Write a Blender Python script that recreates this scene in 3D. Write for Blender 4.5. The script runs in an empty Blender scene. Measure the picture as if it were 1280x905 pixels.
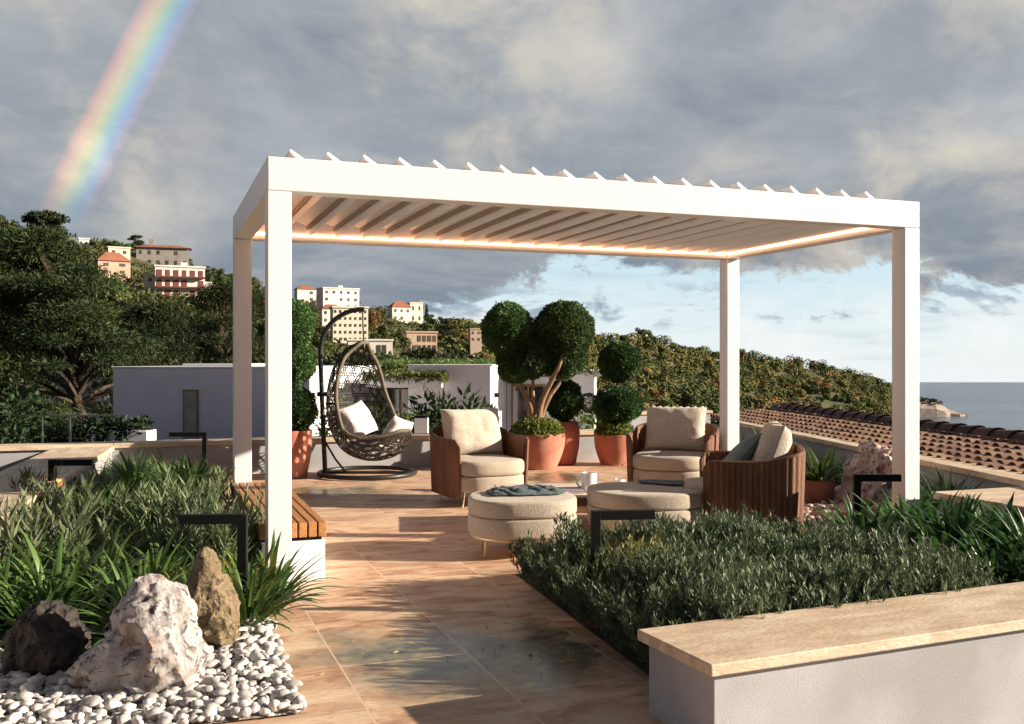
import bpy, bmesh, math, random
import numpy as np
from mathutils import Vector, Matrix, noise as mnoise

scene = bpy.context.scene
COL = scene.collection
R = math.radians
F = 1235.0; EYE = 1.425; CX, CY = 640.0, 452.5
AU = math.atan2(.3447, .9385)
U = np.array([math.cos(AU), math.sin(AU)]); V = np.array([-math.sin(AU), math.cos(AU)])
FL = np.array([-1.5127, 6.114])                      # pergola corner nearest the path


def uv(u, v):                                        # pergola axes -> world xy
    p = FL + u * U + v * V
    return float(p[0]), float(p[1])


# ------------------------------------------------------------------ materials
def new_mat(name):
    m = bpy.data.materials.new(name); m.use_nodes = True
    nt = m.node_tree
    return m, nt, nt.nodes, nt.links, nt.nodes['Principled BSDF']


def lin(c):
    return tuple(c[:3]) + (1.0,)


def M(name, c1, c2=None, scale=6.0, detail=6, rough=.6, bump=0.0, bscale=None, metal=0.0, spec=.5,
      island=0.0, coat=0.0, dist=0.0, lo=.35, hi=.65, stretch=None, c3=None, sc3=1.5, sheen=0.0):
    m, nt, N, L, b = new_mat(name)
    b.inputs['Roughness'].default_value = rough
    b.inputs['Metallic'].default_value = metal
    b.inputs['Specular IOR Level'].default_value = spec
    b.inputs['Coat Weight'].default_value = coat
    b.inputs['Sheen Weight'].default_value = sheen
    tc = N.new('ShaderNodeTexCoord')
    src = tc.outputs['Object']
    if stretch:
        mp = N.new('ShaderNodeMapping'); mp.inputs['Scale'].default_value = stretch
        L.new(src, mp.inputs['Vector']); src = mp.outputs['Vector']
    col = None
    if c2 is not None:
        t = N.new('ShaderNodeTexNoise'); t.inputs['Scale'].default_value = scale
        t.inputs['Detail'].default_value = detail; t.inputs['Distortion'].default_value = dist
        L.new(src, t.inputs['Vector'])
        r = N.new('ShaderNodeValToRGB')
        r.color_ramp.elements[0].position = lo; r.color_ramp.elements[1].position = hi
        r.color_ramp.elements[0].color = lin(c1); r.color_ramp.elements[1].color = lin(c2)
        L.new(t.outputs['Fac'], r.inputs['Fac'])
        col = r.outputs['Color']
        if c3 is not None:
            t3 = N.new('ShaderNodeTexNoise'); t3.inputs['Scale'].default_value = sc3
            t3.inputs['Detail'].default_value = 5
            L.new(src, t3.inputs['Vector'])
            mr = N.new('ShaderNodeMapRange'); mr.inputs['From Min'].default_value = .48; mr.inputs['From Max'].default_value = .62
            L.new(t3.outputs['Fac'], mr.inputs['Value'])
            mx = N.new('ShaderNodeMix'); mx.data_type = 'RGBA'
            L.new(mr.outputs['Result'], mx.inputs['Factor']); L.new(col, mx.inputs['A']); mx.inputs['B'].default_value = lin(c3)
            col = mx.outputs['Result']
    if island:
        g = N.new('ShaderNodeNewGeometry')
        mr = N.new('ShaderNodeMapRange'); mr.inputs['To Min'].default_value = 1 - island; mr.inputs['To Max'].default_value = 1 + island
        L.new(g.outputs['Random Per Island'], mr.inputs['Value'])
        hs = N.new('ShaderNodeHueSaturation')
        L.new(mr.outputs['Result'], hs.inputs['Value'])
        mr2 = N.new('ShaderNodeMapRange'); mr2.inputs['To Min'].default_value = .5 - island * .05; mr2.inputs['To Max'].default_value = .5 + island * .05
        L.new(g.outputs['Random Per Island'], mr2.inputs['Value']); L.new(mr2.outputs['Result'], hs.inputs['Hue'])
        if col: L.new(col, hs.inputs['Color'])
        else: hs.inputs['Color'].default_value = lin(c1)
        col = hs.outputs['Color']
    if col: L.new(col, b.inputs['Base Color'])
    else: b.inputs['Base Color'].default_value = lin(c1)
    if bump:
        t = N.new('ShaderNodeTexNoise'); t.inputs['Scale'].default_value = bscale or scale
        t.inputs['Detail'].default_value = 8
        L.new(src, t.inputs['Vector'])
        bp = N.new('ShaderNodeBump'); bp.inputs['Strength'].default_value = bump; bp.inputs['Distance'].default_value = .02
        L.new(t.outputs['Fac'], bp.inputs['Height']); L.new(bp.outputs['Normal'], b.inputs['Normal'])
    return m


def leafmat(name, c1, c2, scale=3.0, island=.35, trans=.3, rough=.5, spec=.35):
    m, nt, N, L, b = new_mat(name)
    tc = N.new('ShaderNodeTexCoord')
    oi = N.new('ShaderNodeObjectInfo')
    ad = N.new('ShaderNodeVectorMath'); ad.operation = 'ADD'
    L.new(tc.outputs['Object'], ad.inputs[0]); L.new(oi.outputs['Location'], ad.inputs[1])
    t = N.new('ShaderNodeTexNoise'); t.inputs['Scale'].default_value = scale; t.inputs['Detail'].default_value = 3
    L.new(ad.outputs[0], t.inputs['Vector'])
    r = N.new('ShaderNodeValToRGB'); r.color_ramp.elements[0].position = .38; r.color_ramp.elements[1].position = .62
    r.color_ramp.elements[0].color = lin(c1); r.color_ramp.elements[1].color = lin(c2)
    L.new(t.outputs['Fac'], r.inputs['Fac'])
    g = N.new('ShaderNodeNewGeometry')
    mr = N.new('ShaderNodeMapRange'); mr.inputs['To Min'].default_value = 1 - island; mr.inputs['To Max'].default_value = 1 + island
    L.new(g.outputs['Random Per Island'], mr.inputs['Value'])
    mo = N.new('ShaderNodeMapRange'); mo.inputs['To Min'].default_value = .8; mo.inputs['To Max'].default_value = 1.2
    L.new(oi.outputs['Random'], mo.inputs['Value'])
    mu = N.new('ShaderNodeMath'); mu.operation = 'MULTIPLY'
    L.new(mr.outputs['Result'], mu.inputs[0]); L.new(mo.outputs['Result'], mu.inputs[1])
    hs = N.new('ShaderNodeHueSaturation'); L.new(mu.outputs[0], hs.inputs['Value']); L.new(r.outputs['Color'], hs.inputs['Color'])
    mh = N.new('ShaderNodeMapRange'); mh.inputs['To Min'].default_value = .485; mh.inputs['To Max'].default_value = .515
    L.new(oi.outputs['Random'], mh.inputs['Value']); L.new(mh.outputs['Result'], hs.inputs['Hue'])
    L.new(hs.outputs['Color'], b.inputs['Base Color'])
    b.inputs['Roughness'].default_value = rough; b.inputs['Specular IOR Level'].default_value = spec
    tr = N.new('ShaderNodeBsdfTranslucent'); L.new(hs.outputs['Color'], tr.inputs['Color'])
    mx = N.new('ShaderNodeMixShader'); mx.inputs['Fac'].default_value = trans
    L.new(b.outputs['BSDF'], mx.inputs[1]); L.new(tr.outputs['BSDF'], mx.inputs[2])
    L.new(mx.outputs['Shader'], N['Material Output'].inputs['Surface'])
    return m


def emis(name, c, s):
    m, nt, N, L, b = new_mat(name)
    b.inputs['Base Color'].default_value = lin(c)
    b.inputs['Emission Color'].default_value = lin(c); b.inputs['Emission Strength'].default_value = s
    return m


# ------------------------------------------------------------------ mesh collecting
class MB:
    def __init__(s): s.v = []; s.f = []; s.mi = []; s.sm = []

    def add(s, verts, faces, mi=0, smooth=False, T=None):
        o = len(s.v)
        for p in verts:
            s.v.append(tuple(T @ Vector(p)) if T is not None else tuple(p))
        for f in faces:
            s.f.append(tuple(i + o for i in f)); s.mi.append(mi); s.sm.append(smooth)
        return s

    def box(s, x0, x1, y0, y1, z0, z1, mi=0, T=None):
        v = [(x0, y0, z0), (x1, y0, z0), (x1, y1, z0), (x0, y1, z0), (x0, y0, z1), (x1, y0, z1), (x1, y1, z1), (x0, y1, z1)]
        f = [(0, 3, 2, 1), (4, 5, 6, 7), (0, 1, 5, 4), (1, 2, 6, 5), (2, 3, 7, 6), (3, 0, 4, 7)]
        return s.add(v, f, mi, False, T)

    def prism(s, pts, z0, z1, mi=0, T=None, smooth=False):
        n = len(pts)
        v = [(p[0], p[1], z0) for p in pts] + [(p[0], p[1], z1) for p in pts]
        f = [tuple(range(n - 1, -1, -1)), tuple(range(n, 2 * n))] + [(i, (i + 1) % n, n + (i + 1) % n, n + i) for i in range(n)]
        return s.add(v, f, mi, smooth, T)

    def tube(s, path, rad, n=8, mi=0, closed=False, cap=True):
        P = [Vector(p) for p in path]; k = len(P)
        rad = rad if hasattr(rad, '__len__') else [rad] * k
        vs = []; up = Vector((0, 0, 1)); prev = None
        for i in range(k):
            if closed: d = P[(i + 1) % k] - P[i - 1]
            else: d = P[min(i + 1, k - 1)] - P[max(i - 1, 0)]
            if d.length < 1e-9: d = Vector((0, 0, 1))
            d.normalize()
            if prev is None:
                a = up if abs(d.z) < .9 else Vector((1, 0, 0))
                x = a.cross(d).normalized()
            else:
                x = (prev - d * prev.dot(d))
                x = x.normalized() if x.length > 1e-6 else d.orthogonal().normalized()
            prev = x; y = d.cross(x)
            for j in range(n):
                t = 2 * math.pi * j / n
                vs.append(P[i] + (x * math.cos(t) + y * math.sin(t)) * rad[i])
        f = []
        for i in range(k if closed else k - 1):
            a = i * n; b = ((i + 1) % k) * n
            for j in range(n):
                f.append((a + j, a + (j + 1) % n, b + (j + 1) % n, b + j))
        if cap and not closed:
            f.append(tuple(range(n - 1, -1, -1))); f.append(tuple(range((k - 1) * n, k * n)))
        return s.add(vs, f, mi, True)

    def lathe(s, prof, n=32, mi=0, T=None, smooth=True):
        v = []; f = []; k = len(prof)
        for r, z in prof:
            for j in range(n):
                t = 2 * math.pi * j / n; v.append((r * math.cos(t), r * math.sin(t), z))
        for i in range(k - 1):
            for j in range(n):
                f.append((i * n + j, i * n + (j + 1) % n, (i + 1) * n + (j + 1) % n, (i + 1) * n + j))
        f.append(tuple(range(n - 1, -1, -1))); f.append(tuple(range((k - 1) * n, k * n)))
        return s.add(v, f, mi, smooth, T)

    def slab(s, outline, z0, z1, r=.03, dome=0.0, mi=0, T=None, seg=4):
        """upholstered slab: rounded edges, gently domed top"""
        c = np.mean(np.array(outline), axis=0); rings = []
        def ring(ins, z):
            out = []
            for p in outline:
                d = np.array(p) - c; l = np.linalg.norm(d); q = c + d * max(0, 1 - ins / l)
                out.append((q[0], q[1], z))
            rings.append(out)
        for i in range(seg + 1):
            a = math.pi / 2 * i / seg; ring(r * (1 - math.sin(a)), z0 + r * (1 - math.cos(a)))
        for i in range(seg + 1):
            a = math.pi / 2 * i / seg; ring(r * (1 - math.cos(a)), z1 - r + r * math.sin(a))
        L = float(np.mean([np.linalg.norm(np.array(p) - c) for p in outline]))
        for k in range(1, 6):
            t = k / 6; ring(r + (L - r) * t * .98, z1 + dome * (1 - (1 - t) ** 2))
        n = len(outline); v = [p for rg in rings for p in rg]; f = []
        for i in range(len(rings) - 1):
            for j in range(n):
                f.append((i * n + j, i * n + (j + 1) % n, (i + 1) * n + (j + 1) % n, (i + 1) * n + j))
        f.append(tuple(range(n - 1, -1, -1))); f.append(tuple(range((len(rings) - 1) * n, len(rings) * n)))
        return s.add(v, f, mi, True, T)

    def build(s, name, mats, parent=None, sharp=40, bevel=0.0, loc=None, rotz=0.0):
        me = bpy.data.meshes.new(name)
        me.from_pydata(s.v, [], s.f)
        mats = mats if isinstance(mats, (list, tuple)) else [mats]
        for m in mats: me.materials.append(m)
        me.polygons.foreach_set('material_index', s.mi)
        me.polygons.foreach_set('use_smooth', s.sm)
        me.update()
        if any(s.sm) and sharp: me.set_sharp_from_angle(angle=R(sharp))
        o = bpy.data.objects.new(name, me); COL.objects.link(o)
        if parent is not None: o.parent = parent
        if loc is not None: o.location = loc
        if rotz: o.rotation_euler = (0, 0, rotz)
        if bevel:
            b = o.modifiers.new('bevel', 'BEVEL'); b.width = bevel; b.segments = 2; b.limit_method = 'ANGLE'; b.angle_limit = R(40)
        return o


def npmesh(name, v, quads, mats, parent=None, smooth=False, tris=None, mi=None):
    """big meshes from numpy arrays"""
    me = bpy.data.meshes.new(name)
    v = np.asarray(v, np.float32); q = np.asarray(quads, np.int32)
    k = q.shape[1]
    me.vertices.add(len(v)); me.vertices.foreach_set('co', v.ravel())
    me.loops.add(q.size); me.loops.foreach_set('vertex_index', q.ravel())
    me.polygons.add(len(q))
    me.polygons.foreach_set('loop_start', np.arange(0, q.size, k, dtype=np.int32))
    me.polygons.foreach_set('loop_total', np.full(len(q), k, np.int32))
    if smooth: me.polygons.foreach_set('use_smooth', np.ones(len(q), bool))
    if mi is not None: me.polygons.foreach_set('material_index', np.asarray(mi, np.int32))
    for m in (mats if isinstance(mats, (list, tuple)) else [mats]): me.materials.append(m)
    me.update(calc_edges=True); me.validate()
    o = bpy.data.objects.new(name, me); COL.objects.link(o)
    if parent is not None: o.parent = parent
    return o


def tag(o, label=None, cat=None, group=None, kind=None):
    if label: o['label'] = label
    if cat: o['category'] = cat
    if group: o['group'] = group
    if kind: o['kind'] = kind
    return o


def thing(name, label, cat, loc=(0, 0, 0), rotz=0.0, group=None):
    o = bpy.data.objects.new(name, None); COL.objects.link(o)
    o.location = loc; o.rotation_euler = (0, 0, rotz); o.empty_display_size = .2
    return tag(o, label, cat, group)


def dup(root, loc, rotz=0.0, scale=1.0, label=None, group=None):
    r = root.copy(); COL.objects.link(r); r.location = loc; r.rotation_euler = (0, 0, rotz)
    r.scale = scale if hasattr(scale, '__len__') else (scale,) * 3
    if label: r['label'] = label
    if group: r['group'] = group
    for ch in list(root.children):
        c = ch.copy(); COL.objects.link(c); c.parent = r
        for g in list(ch.children):
            d = g.copy(); COL.objects.link(d); d.parent = c
    return r


# ------------------------------------------------------------------ leaves
def unit(a): return a / np.maximum(np.linalg.norm(a, axis=1, keepdims=True), 1e-9)


def leafquads(rng, P, D, Ln, W, fold=.25, face=None):
    """diamond leaves: P base points, D directions"""
    n = len(P); D = unit(D)
    Ln = np.broadcast_to(Ln, (n,))[:, None]; W = np.broadcast_to(W, (n,))[:, None]
    S = unit(np.cross(D, rng.normal(size=(n, 3)) if face is None else face)); Nn = np.cross(D, S)
    mid = P + D * Ln * .45
    v = np.stack([P, mid + S * W * .5 + Nn * W * fold, P + D * Ln, mid - S * W * .5 + Nn * W * fold], 1).reshape(-1, 3)
    return v, np.arange(4 * n, dtype=np.int32).reshape(-1, 4)


def merge(parts):
    vs, qs, o = [], [], 0
    for v, q in parts:
        vs.append(v); qs.append(q + o); o += len(v)
    return np.concatenate(vs), np.concatenate(qs)


def strap_mesh(rng, n, Lr, W, e=(35, 85), bend=1.3, spread=.06):
    K = 7; parts = []
    for i in range(n):
        az = rng.uniform(0, 2 * math.pi); e0 = R(rng.uniform(*e)); l = rng.uniform(*Lr); w = W * rng.uniform(.7, 1.2)
        b = bend * rng.uniform(.5, 1.3); r0 = spread * math.sqrt(rng.uniform())
        tw = rng.uniform(-.25, .25)
        p = np.array([r0 * math.cos(az), r0 * math.sin(az), 0.0]); rows = []
        for k in range(K + 1):
            s = k / K; a = az + tw * s; el = e0 - b * s ** 1.4
            d = np.array([math.cos(a) * math.cos(el), math.sin(a) * math.cos(el), math.sin(el)])
            side = np.array([-math.sin(a), math.cos(a), 0]); up = np.cross(d, side)
            ww = w * (.55 + .9 * s) * (1 - s ** 2.2) * .5 + .0008
            rows += [p + side * ww - up * ww * .35, p, p - side * ww - up * ww * .35]
            p = p + d * l / K
        q = []
        for k in range(K):
            a = 3 * k
            q += [(a, a + 1, a + 4, a + 3), (a + 1, a + 2, a + 5, a + 4)]
        parts.append((np.array(rows), np.array(q, np.int32)))
    return merge(parts)


def sage_mesh(rng, n, h, leaf, wid):
    parts = []
    for i in range(n):
        az = rng.uniform(0, 6.283); r0 = .16 * math.sqrt(rng.uniform()); tilt = rng.uniform(.05, .55)
        base = np.array([r0 * math.cos(az), r0 * math.sin(az), 0]); d = np.array([math.cos(az) * tilt, math.sin(az) * tilt, 1.0]); d /= np.linalg.norm(d)
        hh = h * rng.uniform(.55, 1.1); m = 34
        t = np.sort(rng.uniform(.15, 1, m)); P = base + np.outer(t, d) * hh
        a = rng.uniform(0, 6.283, m); D = np.stack([np.cos(a), np.sin(a), rng.uniform(.2, 1.3, m)], 1) + d * t[:, None] * 1.2
        parts.append(leafquads(rng, P, D, leaf * rng.uniform(.6, 1.15, m), wid * rng.uniform(.7, 1.2, m)))
    return merge(parts)


def ball_leaves(rng, c, rad, n, L, W, inner=.75, shell=False):
    d = unit(rng.normal(size=(n, 3))); rr = inner + (1 - inner) * rng.uniform(size=(n, 1)) ** .6
    lump = np.array([mnoise.noise(Vector(x * 2.3) + Vector(c)) * .10 + mnoise.noise(Vector(x * 6.5) + Vector(c)) * .06 for x in d])[:, None] + (rng.uniform(size=(n, 1)) < .03) * rng.uniform(0, .10, (n, 1))
    P = np.asarray(c) + d * (rr + lump) * np.asarray(rad)
    if shell:                                        # leaves lie in the crown's surface, as foliage masses look from afar
        nn = unit(d + np.array([0, 0, .25]) + rng.normal(size=(n, 3)) * .38)
        return leafquads(rng, P, np.cross(nn, rng.normal(size=(n, 3))), L * rng.uniform(.6, 1.3, n), W * rng.uniform(.7, 1.3, n), .1, nn)
    return leafquads(rng, P, d * .9 + rng.normal(size=(n, 3)) * .55, L * rng.uniform(.7, 1.3, n), W * rng.uniform(.7, 1.3, n))


def ellipsoid(mb, c, r, n=16, mi=0):
    prof = [(max(1e-3, math.sin(math.pi * i / n)), -math.cos(math.pi * i / n)) for i in range(n + 1)]
    T = Matrix.Translation(c) @ Matrix.Diagonal((r[0], r[1], r[2], 1))
    mb.lathe(prof, 20, mi, T)


def boulder(name, outline, depth, mat, rough=.05, seed=0, sub=5, fine=.015, parent=None):
    """stone from its side outline (x, z) around the origin, given thickness along y"""
    bm = bmesh.new(); bmesh.ops.create_icosphere(bm, subdivisions=sub, radius=1)
    c = np.mean(np.array(outline), axis=0)
    ang = np.array([math.atan2(p[1] - c[1], p[0] - c[0]) for p in outline]); rad = np.array([math.hypot(p[0] - c[0], p[1] - c[1]) for p in outline])
    o = np.argsort(ang); ang = ang[o]; rad = rad[o]
    ang = np.concatenate([ang - 2 * math.pi, ang, ang + 2 * math.pi]); rad = np.tile(rad, 3)
    sd = Vector((seed * 3.1, seed * 1.7, seed))
    for v in bm.verts:
        d = v.co.copy(); th = math.atan2(d.z, d.x); h = math.hypot(d.x, d.z)
        r = float(np.interp(th, ang, rad))
        g = r * h ** .6 / max(h, 1e-6)
        p = Vector((c[0] + d.x * g, d.y * depth, c[1] + d.z * g))
        q = p * (2.2 / max(.3, depth * 2)) + sd
        k = abs(mnoise.noise(q * 1.3)) * -2 + mnoise.noise(q * .8 + sd) * 1.2 + (abs(mnoise.noise(q * 3)) - .3) * -.7
        k2 = mnoise.fractal(p * 26 + sd, 1, 2, 4)
        v.co = p + d * (k * rough + k2 * fine)
    me = bpy.data.meshes.new(name); bm.to_mesh(me); bm.free()
    for p in me.polygons: p.use_smooth = True
    me.set_sharp_from_angle(angle=R(38))
    me.materials.append(mat)
    ob = bpy.data.objects.new(name, me); COL.objects.link(ob)
    if parent is not None: ob.parent = parent
    return ob

# ------------------------------------------------------------------ materials used
WHITE = M('white_lacquer', (.80, .81, .83), rough=.38)
PLASTER = M('white_plaster', (.385, .39, .41), (.335, .34, .36), 3, 8, rough=.9, bump=.13, bscale=110, c3=(.30, .295, .30), sc3=1.4)
STUCCO = M('house_render', (.78, .765, .80), (.74, .725, .76), 1.2, 4, rough=.9, bump=.1, bscale=60)
TRAV = M('travertine', (.60, .46, .33), (.44, .32, .22), 5, 9, rough=.65, bump=.25, bscale=30, stretch=(1, 3.5, 3), dist=.6, lo=.36, hi=.72, c3=(.66, .54, .41), sc3=2.2)
def add_pits(m, scale, lo, hi, col, stretch=(1, 1, 1)):
    nt = m.node_tree; N = nt.nodes; L = nt.links; b = N['Principled BSDF']; src = b.inputs['Base Color'].links[0].from_socket
    tc = N.new('ShaderNodeTexCoord'); mp = N.new('ShaderNodeMapping'); mp.inputs['Scale'].default_value = stretch; L.new(tc.outputs['Object'], mp.inputs['Vector'])
    t = N.new('ShaderNodeTexNoise'); t.inputs['Scale'].default_value = scale; t.inputs['Detail'].default_value = 4; L.new(mp.outputs['Vector'], t.inputs['Vector'])
    r = N.new('ShaderNodeMapRange'); r.inputs['From Min'].default_value = lo; r.inputs['From Max'].default_value = hi; L.new(t.outputs['Fac'], r.inputs['Value'])
    x = N.new('ShaderNodeMix'); x.data_type = 'RGBA'; L.new(r.outputs['Result'], x.inputs['Factor']); L.new(src, x.inputs['A']); x.inputs['B'].default_value = lin(col)
    L.new(x.outputs['Result'], b.inputs['Base Color'])


add_pits(TRAV, 38, .70, .76, (.16, .10, .06), (.6, 1.6, 1.6))
BLACK = M('black_metal', (.007, .007, .008), rough=.6, spec=.2)
DARKM = M('dark_steel', (.03, .028, .027), rough=.4, metal=.3)
BRASS = M('brushed_brass', (.62, .47, .29), rough=.35, metal=.9)
FABRIC = M('beige_weave', (.54, .475, .39), (.37, .315, .25), 130, 3, rough=.95, bump=.4, bscale=210, sheen=.2, stretch=(1, 1, .45), c3=(.42, .365, .295), sc3=60)
PILLOW = M('cream_linen', (.60, .53, .44), (.51, .445, .36), 40, 6, rough=.95, bump=.35, bscale=90, sheen=.2)
LINEN_W = M('white_linen', (.70, .66, .62), (.6, .56, .53), 25, 6, rough=.95, bump=.3, bscale=70)
TEAL = M('teal_wool', (.055, .095, .11), (.032, .06, .072), 60, 6, rough=.95, bump=.45, bscale=120, sheen=.15)
SAGEC = M('pale_teal_linen', (.20, .26, .26), (.15, .20, .20), 50, 5, rough=.95, bump=.3, bscale=90)
ROPE = M('brown_rope', (.23, .095, .042), (.12, .048, .022), 9, 6, rough=.62, bump=.3, bscale=120, stretch=(1, 1, .25))
ROPE_D = M('brown_frame', (.13, .055, .027), rough=.5)
RATTAN = M('dark_rattan', (.045, .035, .026), (.02, .016, .013), 30, 4, rough=.5)
RATRIM = M('taupe_rattan', (.16, .125, .085), (.09, .07, .05), 60, 4, rough=.6, bump=.3, bscale=150)
OAK = M('teak_slat', (.46, .22, .075), (.32, .135, .042), 5, 8, rough=.55, bump=.12, bscale=40, stretch=(9, .7, 9), dist=.8)
TABLEW = M('table_wood', (.30, .15, .07), (.2, .09, .04), 6, 6, rough=.55, stretch=(1, 8, 8))
TERRA = M('terracotta', (.46, .165, .105), (.40, .135, .085), 4, 6, rough=.85, bump=.12, bscale=40, c3=(.50, .22, .15), sc3=3)
SOIL = M('soil', (.055, .028, .017), (.025, .014, .01), 8, 8, rough=1, bump=1, bscale=25)
CERAM = M('white_china', (.78, .76, .75), rough=.15, coat=.3)
ROOF_T = M('clay_tile', (.26, .15, .10), (.18, .10, .065), 4, 5, rough=.9, island=.28, bump=.15, bscale=40)
ROOF_D = M('shaded_ridge_tile', (.10, .05, .042), (.065, .034, .03), 4, 5, rough=.9, island=.2)  # tile clay with the ridge's shade put into the colour
GLASSD = M('dark_window', (.02, .02, .024), rough=.08, spec=.8)
WFRAME = M('oak_frame', (.30, .17, .08), rough=.6)
BARK = M('pine_bark', (.085, .06, .042), (.04, .028, .02), 8, 8, rough=1, bump=.8, bscale=14, stretch=(1, 1, .3))
TRUNKM = M('smooth_bark', (.36, .23, .13), (.22, .13, .07), 10, 7, rough=.85, bump=.4, bscale=40, stretch=(1, 1, .3))
STRAP = leafmat('strap_leaf', (.05, .105, .025), (.095, .165, .04), 2.5, .35, .28, .38, .5)
STRAPD = leafmat('strap_leaf_dark', (.03, .08, .022), (.055, .125, .03), 2.5, .35, .25, .35, .5)
SAGE = leafmat('sage_leaf', (.10, .14, .065), (.19, .225, .125), 3, .3, .25, .6, .3)
ROSE = leafmat('rosemary_leaf', (.06, .092, .046), (.135, .165, .09), 4, .45, .2, .5, .4)
TOPI = leafmat('boxwood_leaf', (.05, .105, .03), (.105, .185, .055), 5, .45, .25, .5, .4)
TOPI_D = leafmat('boxwood_dark', (.032, .075, .024), (.065, .125, .038), 5, .4, .2, .5, .4)
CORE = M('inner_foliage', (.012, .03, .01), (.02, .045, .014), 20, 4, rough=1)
LIME = leafmat('lime_shrub', (.13, .17, .035), (.22, .25, .06), 6, .35, .3, .55, .3)
PINE = leafmat('pine_needles', (.018, .032, .013), (.046, .060, .018), .5, .4, .15, .6, .25)
HOLM = leafmat('broadleaf_olive', (.055, .075, .022), (.11, .115, .035), .35, .45, .2, .6, .25)
OAKL = leafmat('broadleaf_green', (.04, .08, .02), (.085, .12, .03), .35, .45, .2, .6, .25)
RUSS = leafmat('russet_leaf', (.16, .10, .03), (.22, .12, .045), .35, .4, .2, .6, .25)
CYPR = leafmat('cypress_needles', (.02, .04, .018), (.035, .06, .022), .6, .35, .1, .6, .2)
GRASSM = leafmat('terrace_grass', (.07, .13, .03), (.11, .17, .045), 2, .35, .3)


def stone_mat(name, base, alt, dark, warm, sc=3.0, rough=.75, bump=.6):
    m, nt, N, L, b = new_mat(name)
    tc = N.new('ShaderNodeTexCoord')
    def noise(scale, detail=8, dist=0.0):
        t = N.new('ShaderNodeTexNoise'); t.inputs['Scale'].default_value = scale; t.inputs['Detail'].default_value = detail
        t.inputs['Distortion'].default_value = dist; L.new(tc.outputs['Object'], t.inputs['Vector']); return t.outputs['Fac']
    def mask(f, lo, hi):
        r = N.new('ShaderNodeMapRange'); r.inputs['From Min'].default_value = lo; r.inputs['From Max'].default_value = hi
        r.interpolation_type = 'SMOOTHSTEP'
        L.new(f, r.inputs['Value']); return r.outputs['Result']
    def mix(f, a, c):
        x = N.new('ShaderNodeMix'); x.data_type = 'RGBA'; L.new(f, x.inputs['Factor'])
        if hasattr(a, 'links'): L.new(a, x.inputs['A'])
        else: x.inputs['A'].default_value = lin(a)
        x.inputs['B'].default_value = lin(c); return x.outputs['Result']
    c = mix(mask(noise(sc, 9, .8), .42, .62), base, alt)
    c = mix(mask(noise(sc * 1.7, 9, 1.4), .52, .66), c, warm)
    c = mix(mask(noise(sc * 2.6, 10, 2.6), .545, .65), c, dark)
    w = N.new('ShaderNodeTexNoise'); w.inputs['Scale'].default_value = sc * 1.1; w.inputs['Detail'].default_value = 6; w.inputs['Distortion'].default_value = 1.5
    L.new(tc.outputs['Object'], w.inputs['Vector'])
    sb = N.new('ShaderNodeMath'); sb.operation = 'SUBTRACT'; L.new(w.outputs['Fac'], sb.inputs[0]); sb.inputs[1].default_value = .5
    ab = N.new('ShaderNodeMath'); ab.operation = 'ABSOLUTE'; L.new(sb.outputs[0], ab.inputs[0])
    c = mix(mask(ab.outputs[0], .009, .0), c, tuple(1.6 * k for k in dark))
    L.new(c, b.inputs['Base Color']); b.inputs['Roughness'].default_value = rough
    t = N.new('ShaderNodeTexNoise'); t.inputs['Scale'].default_value = sc * 7; t.inputs['Detail'].default_value = 10
    L.new(tc.outputs['Object'], t.inputs['Vector'])
    bp = N.new('ShaderNodeBump'); bp.inputs['Strength'].default_value = bump; bp.inputs['Distance'].default_value = .02
    L.new(t.outputs['Fac'], bp.inputs['Height']); L.new(bp.outputs['Normal'], b.inputs['Normal'])
    return m


QUARTZ = stone_mat('quartz_stone', (.40, .38, .375), (.25, .225, .225), (.07, .062, .066), (.24, .175, .14), 3.8)
PINKQ = stone_mat('pink_quartz', (.52, .42, .38), (.40, .29, .26), (.14, .07, .06), (.36, .19, .15), 3.2)
TUFF = stone_mat('tuff_stone', (.21, .155, .09), (.15, .105, .055), (.06, .04, .025), (.25, .18, .10), 5, bump=1)
LAVA = stone_mat('lava_stone', (.035, .027, .023), (.022, .017, .015), (.012, .010, .009), (.06, .038, .026), 5, bump=1)
CLIFF = stone_mat('cliff_rock', (.34, .29, .25), (.25, .2, .17), (.10, .09, .07), (.30, .22, .16), .08)


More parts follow.
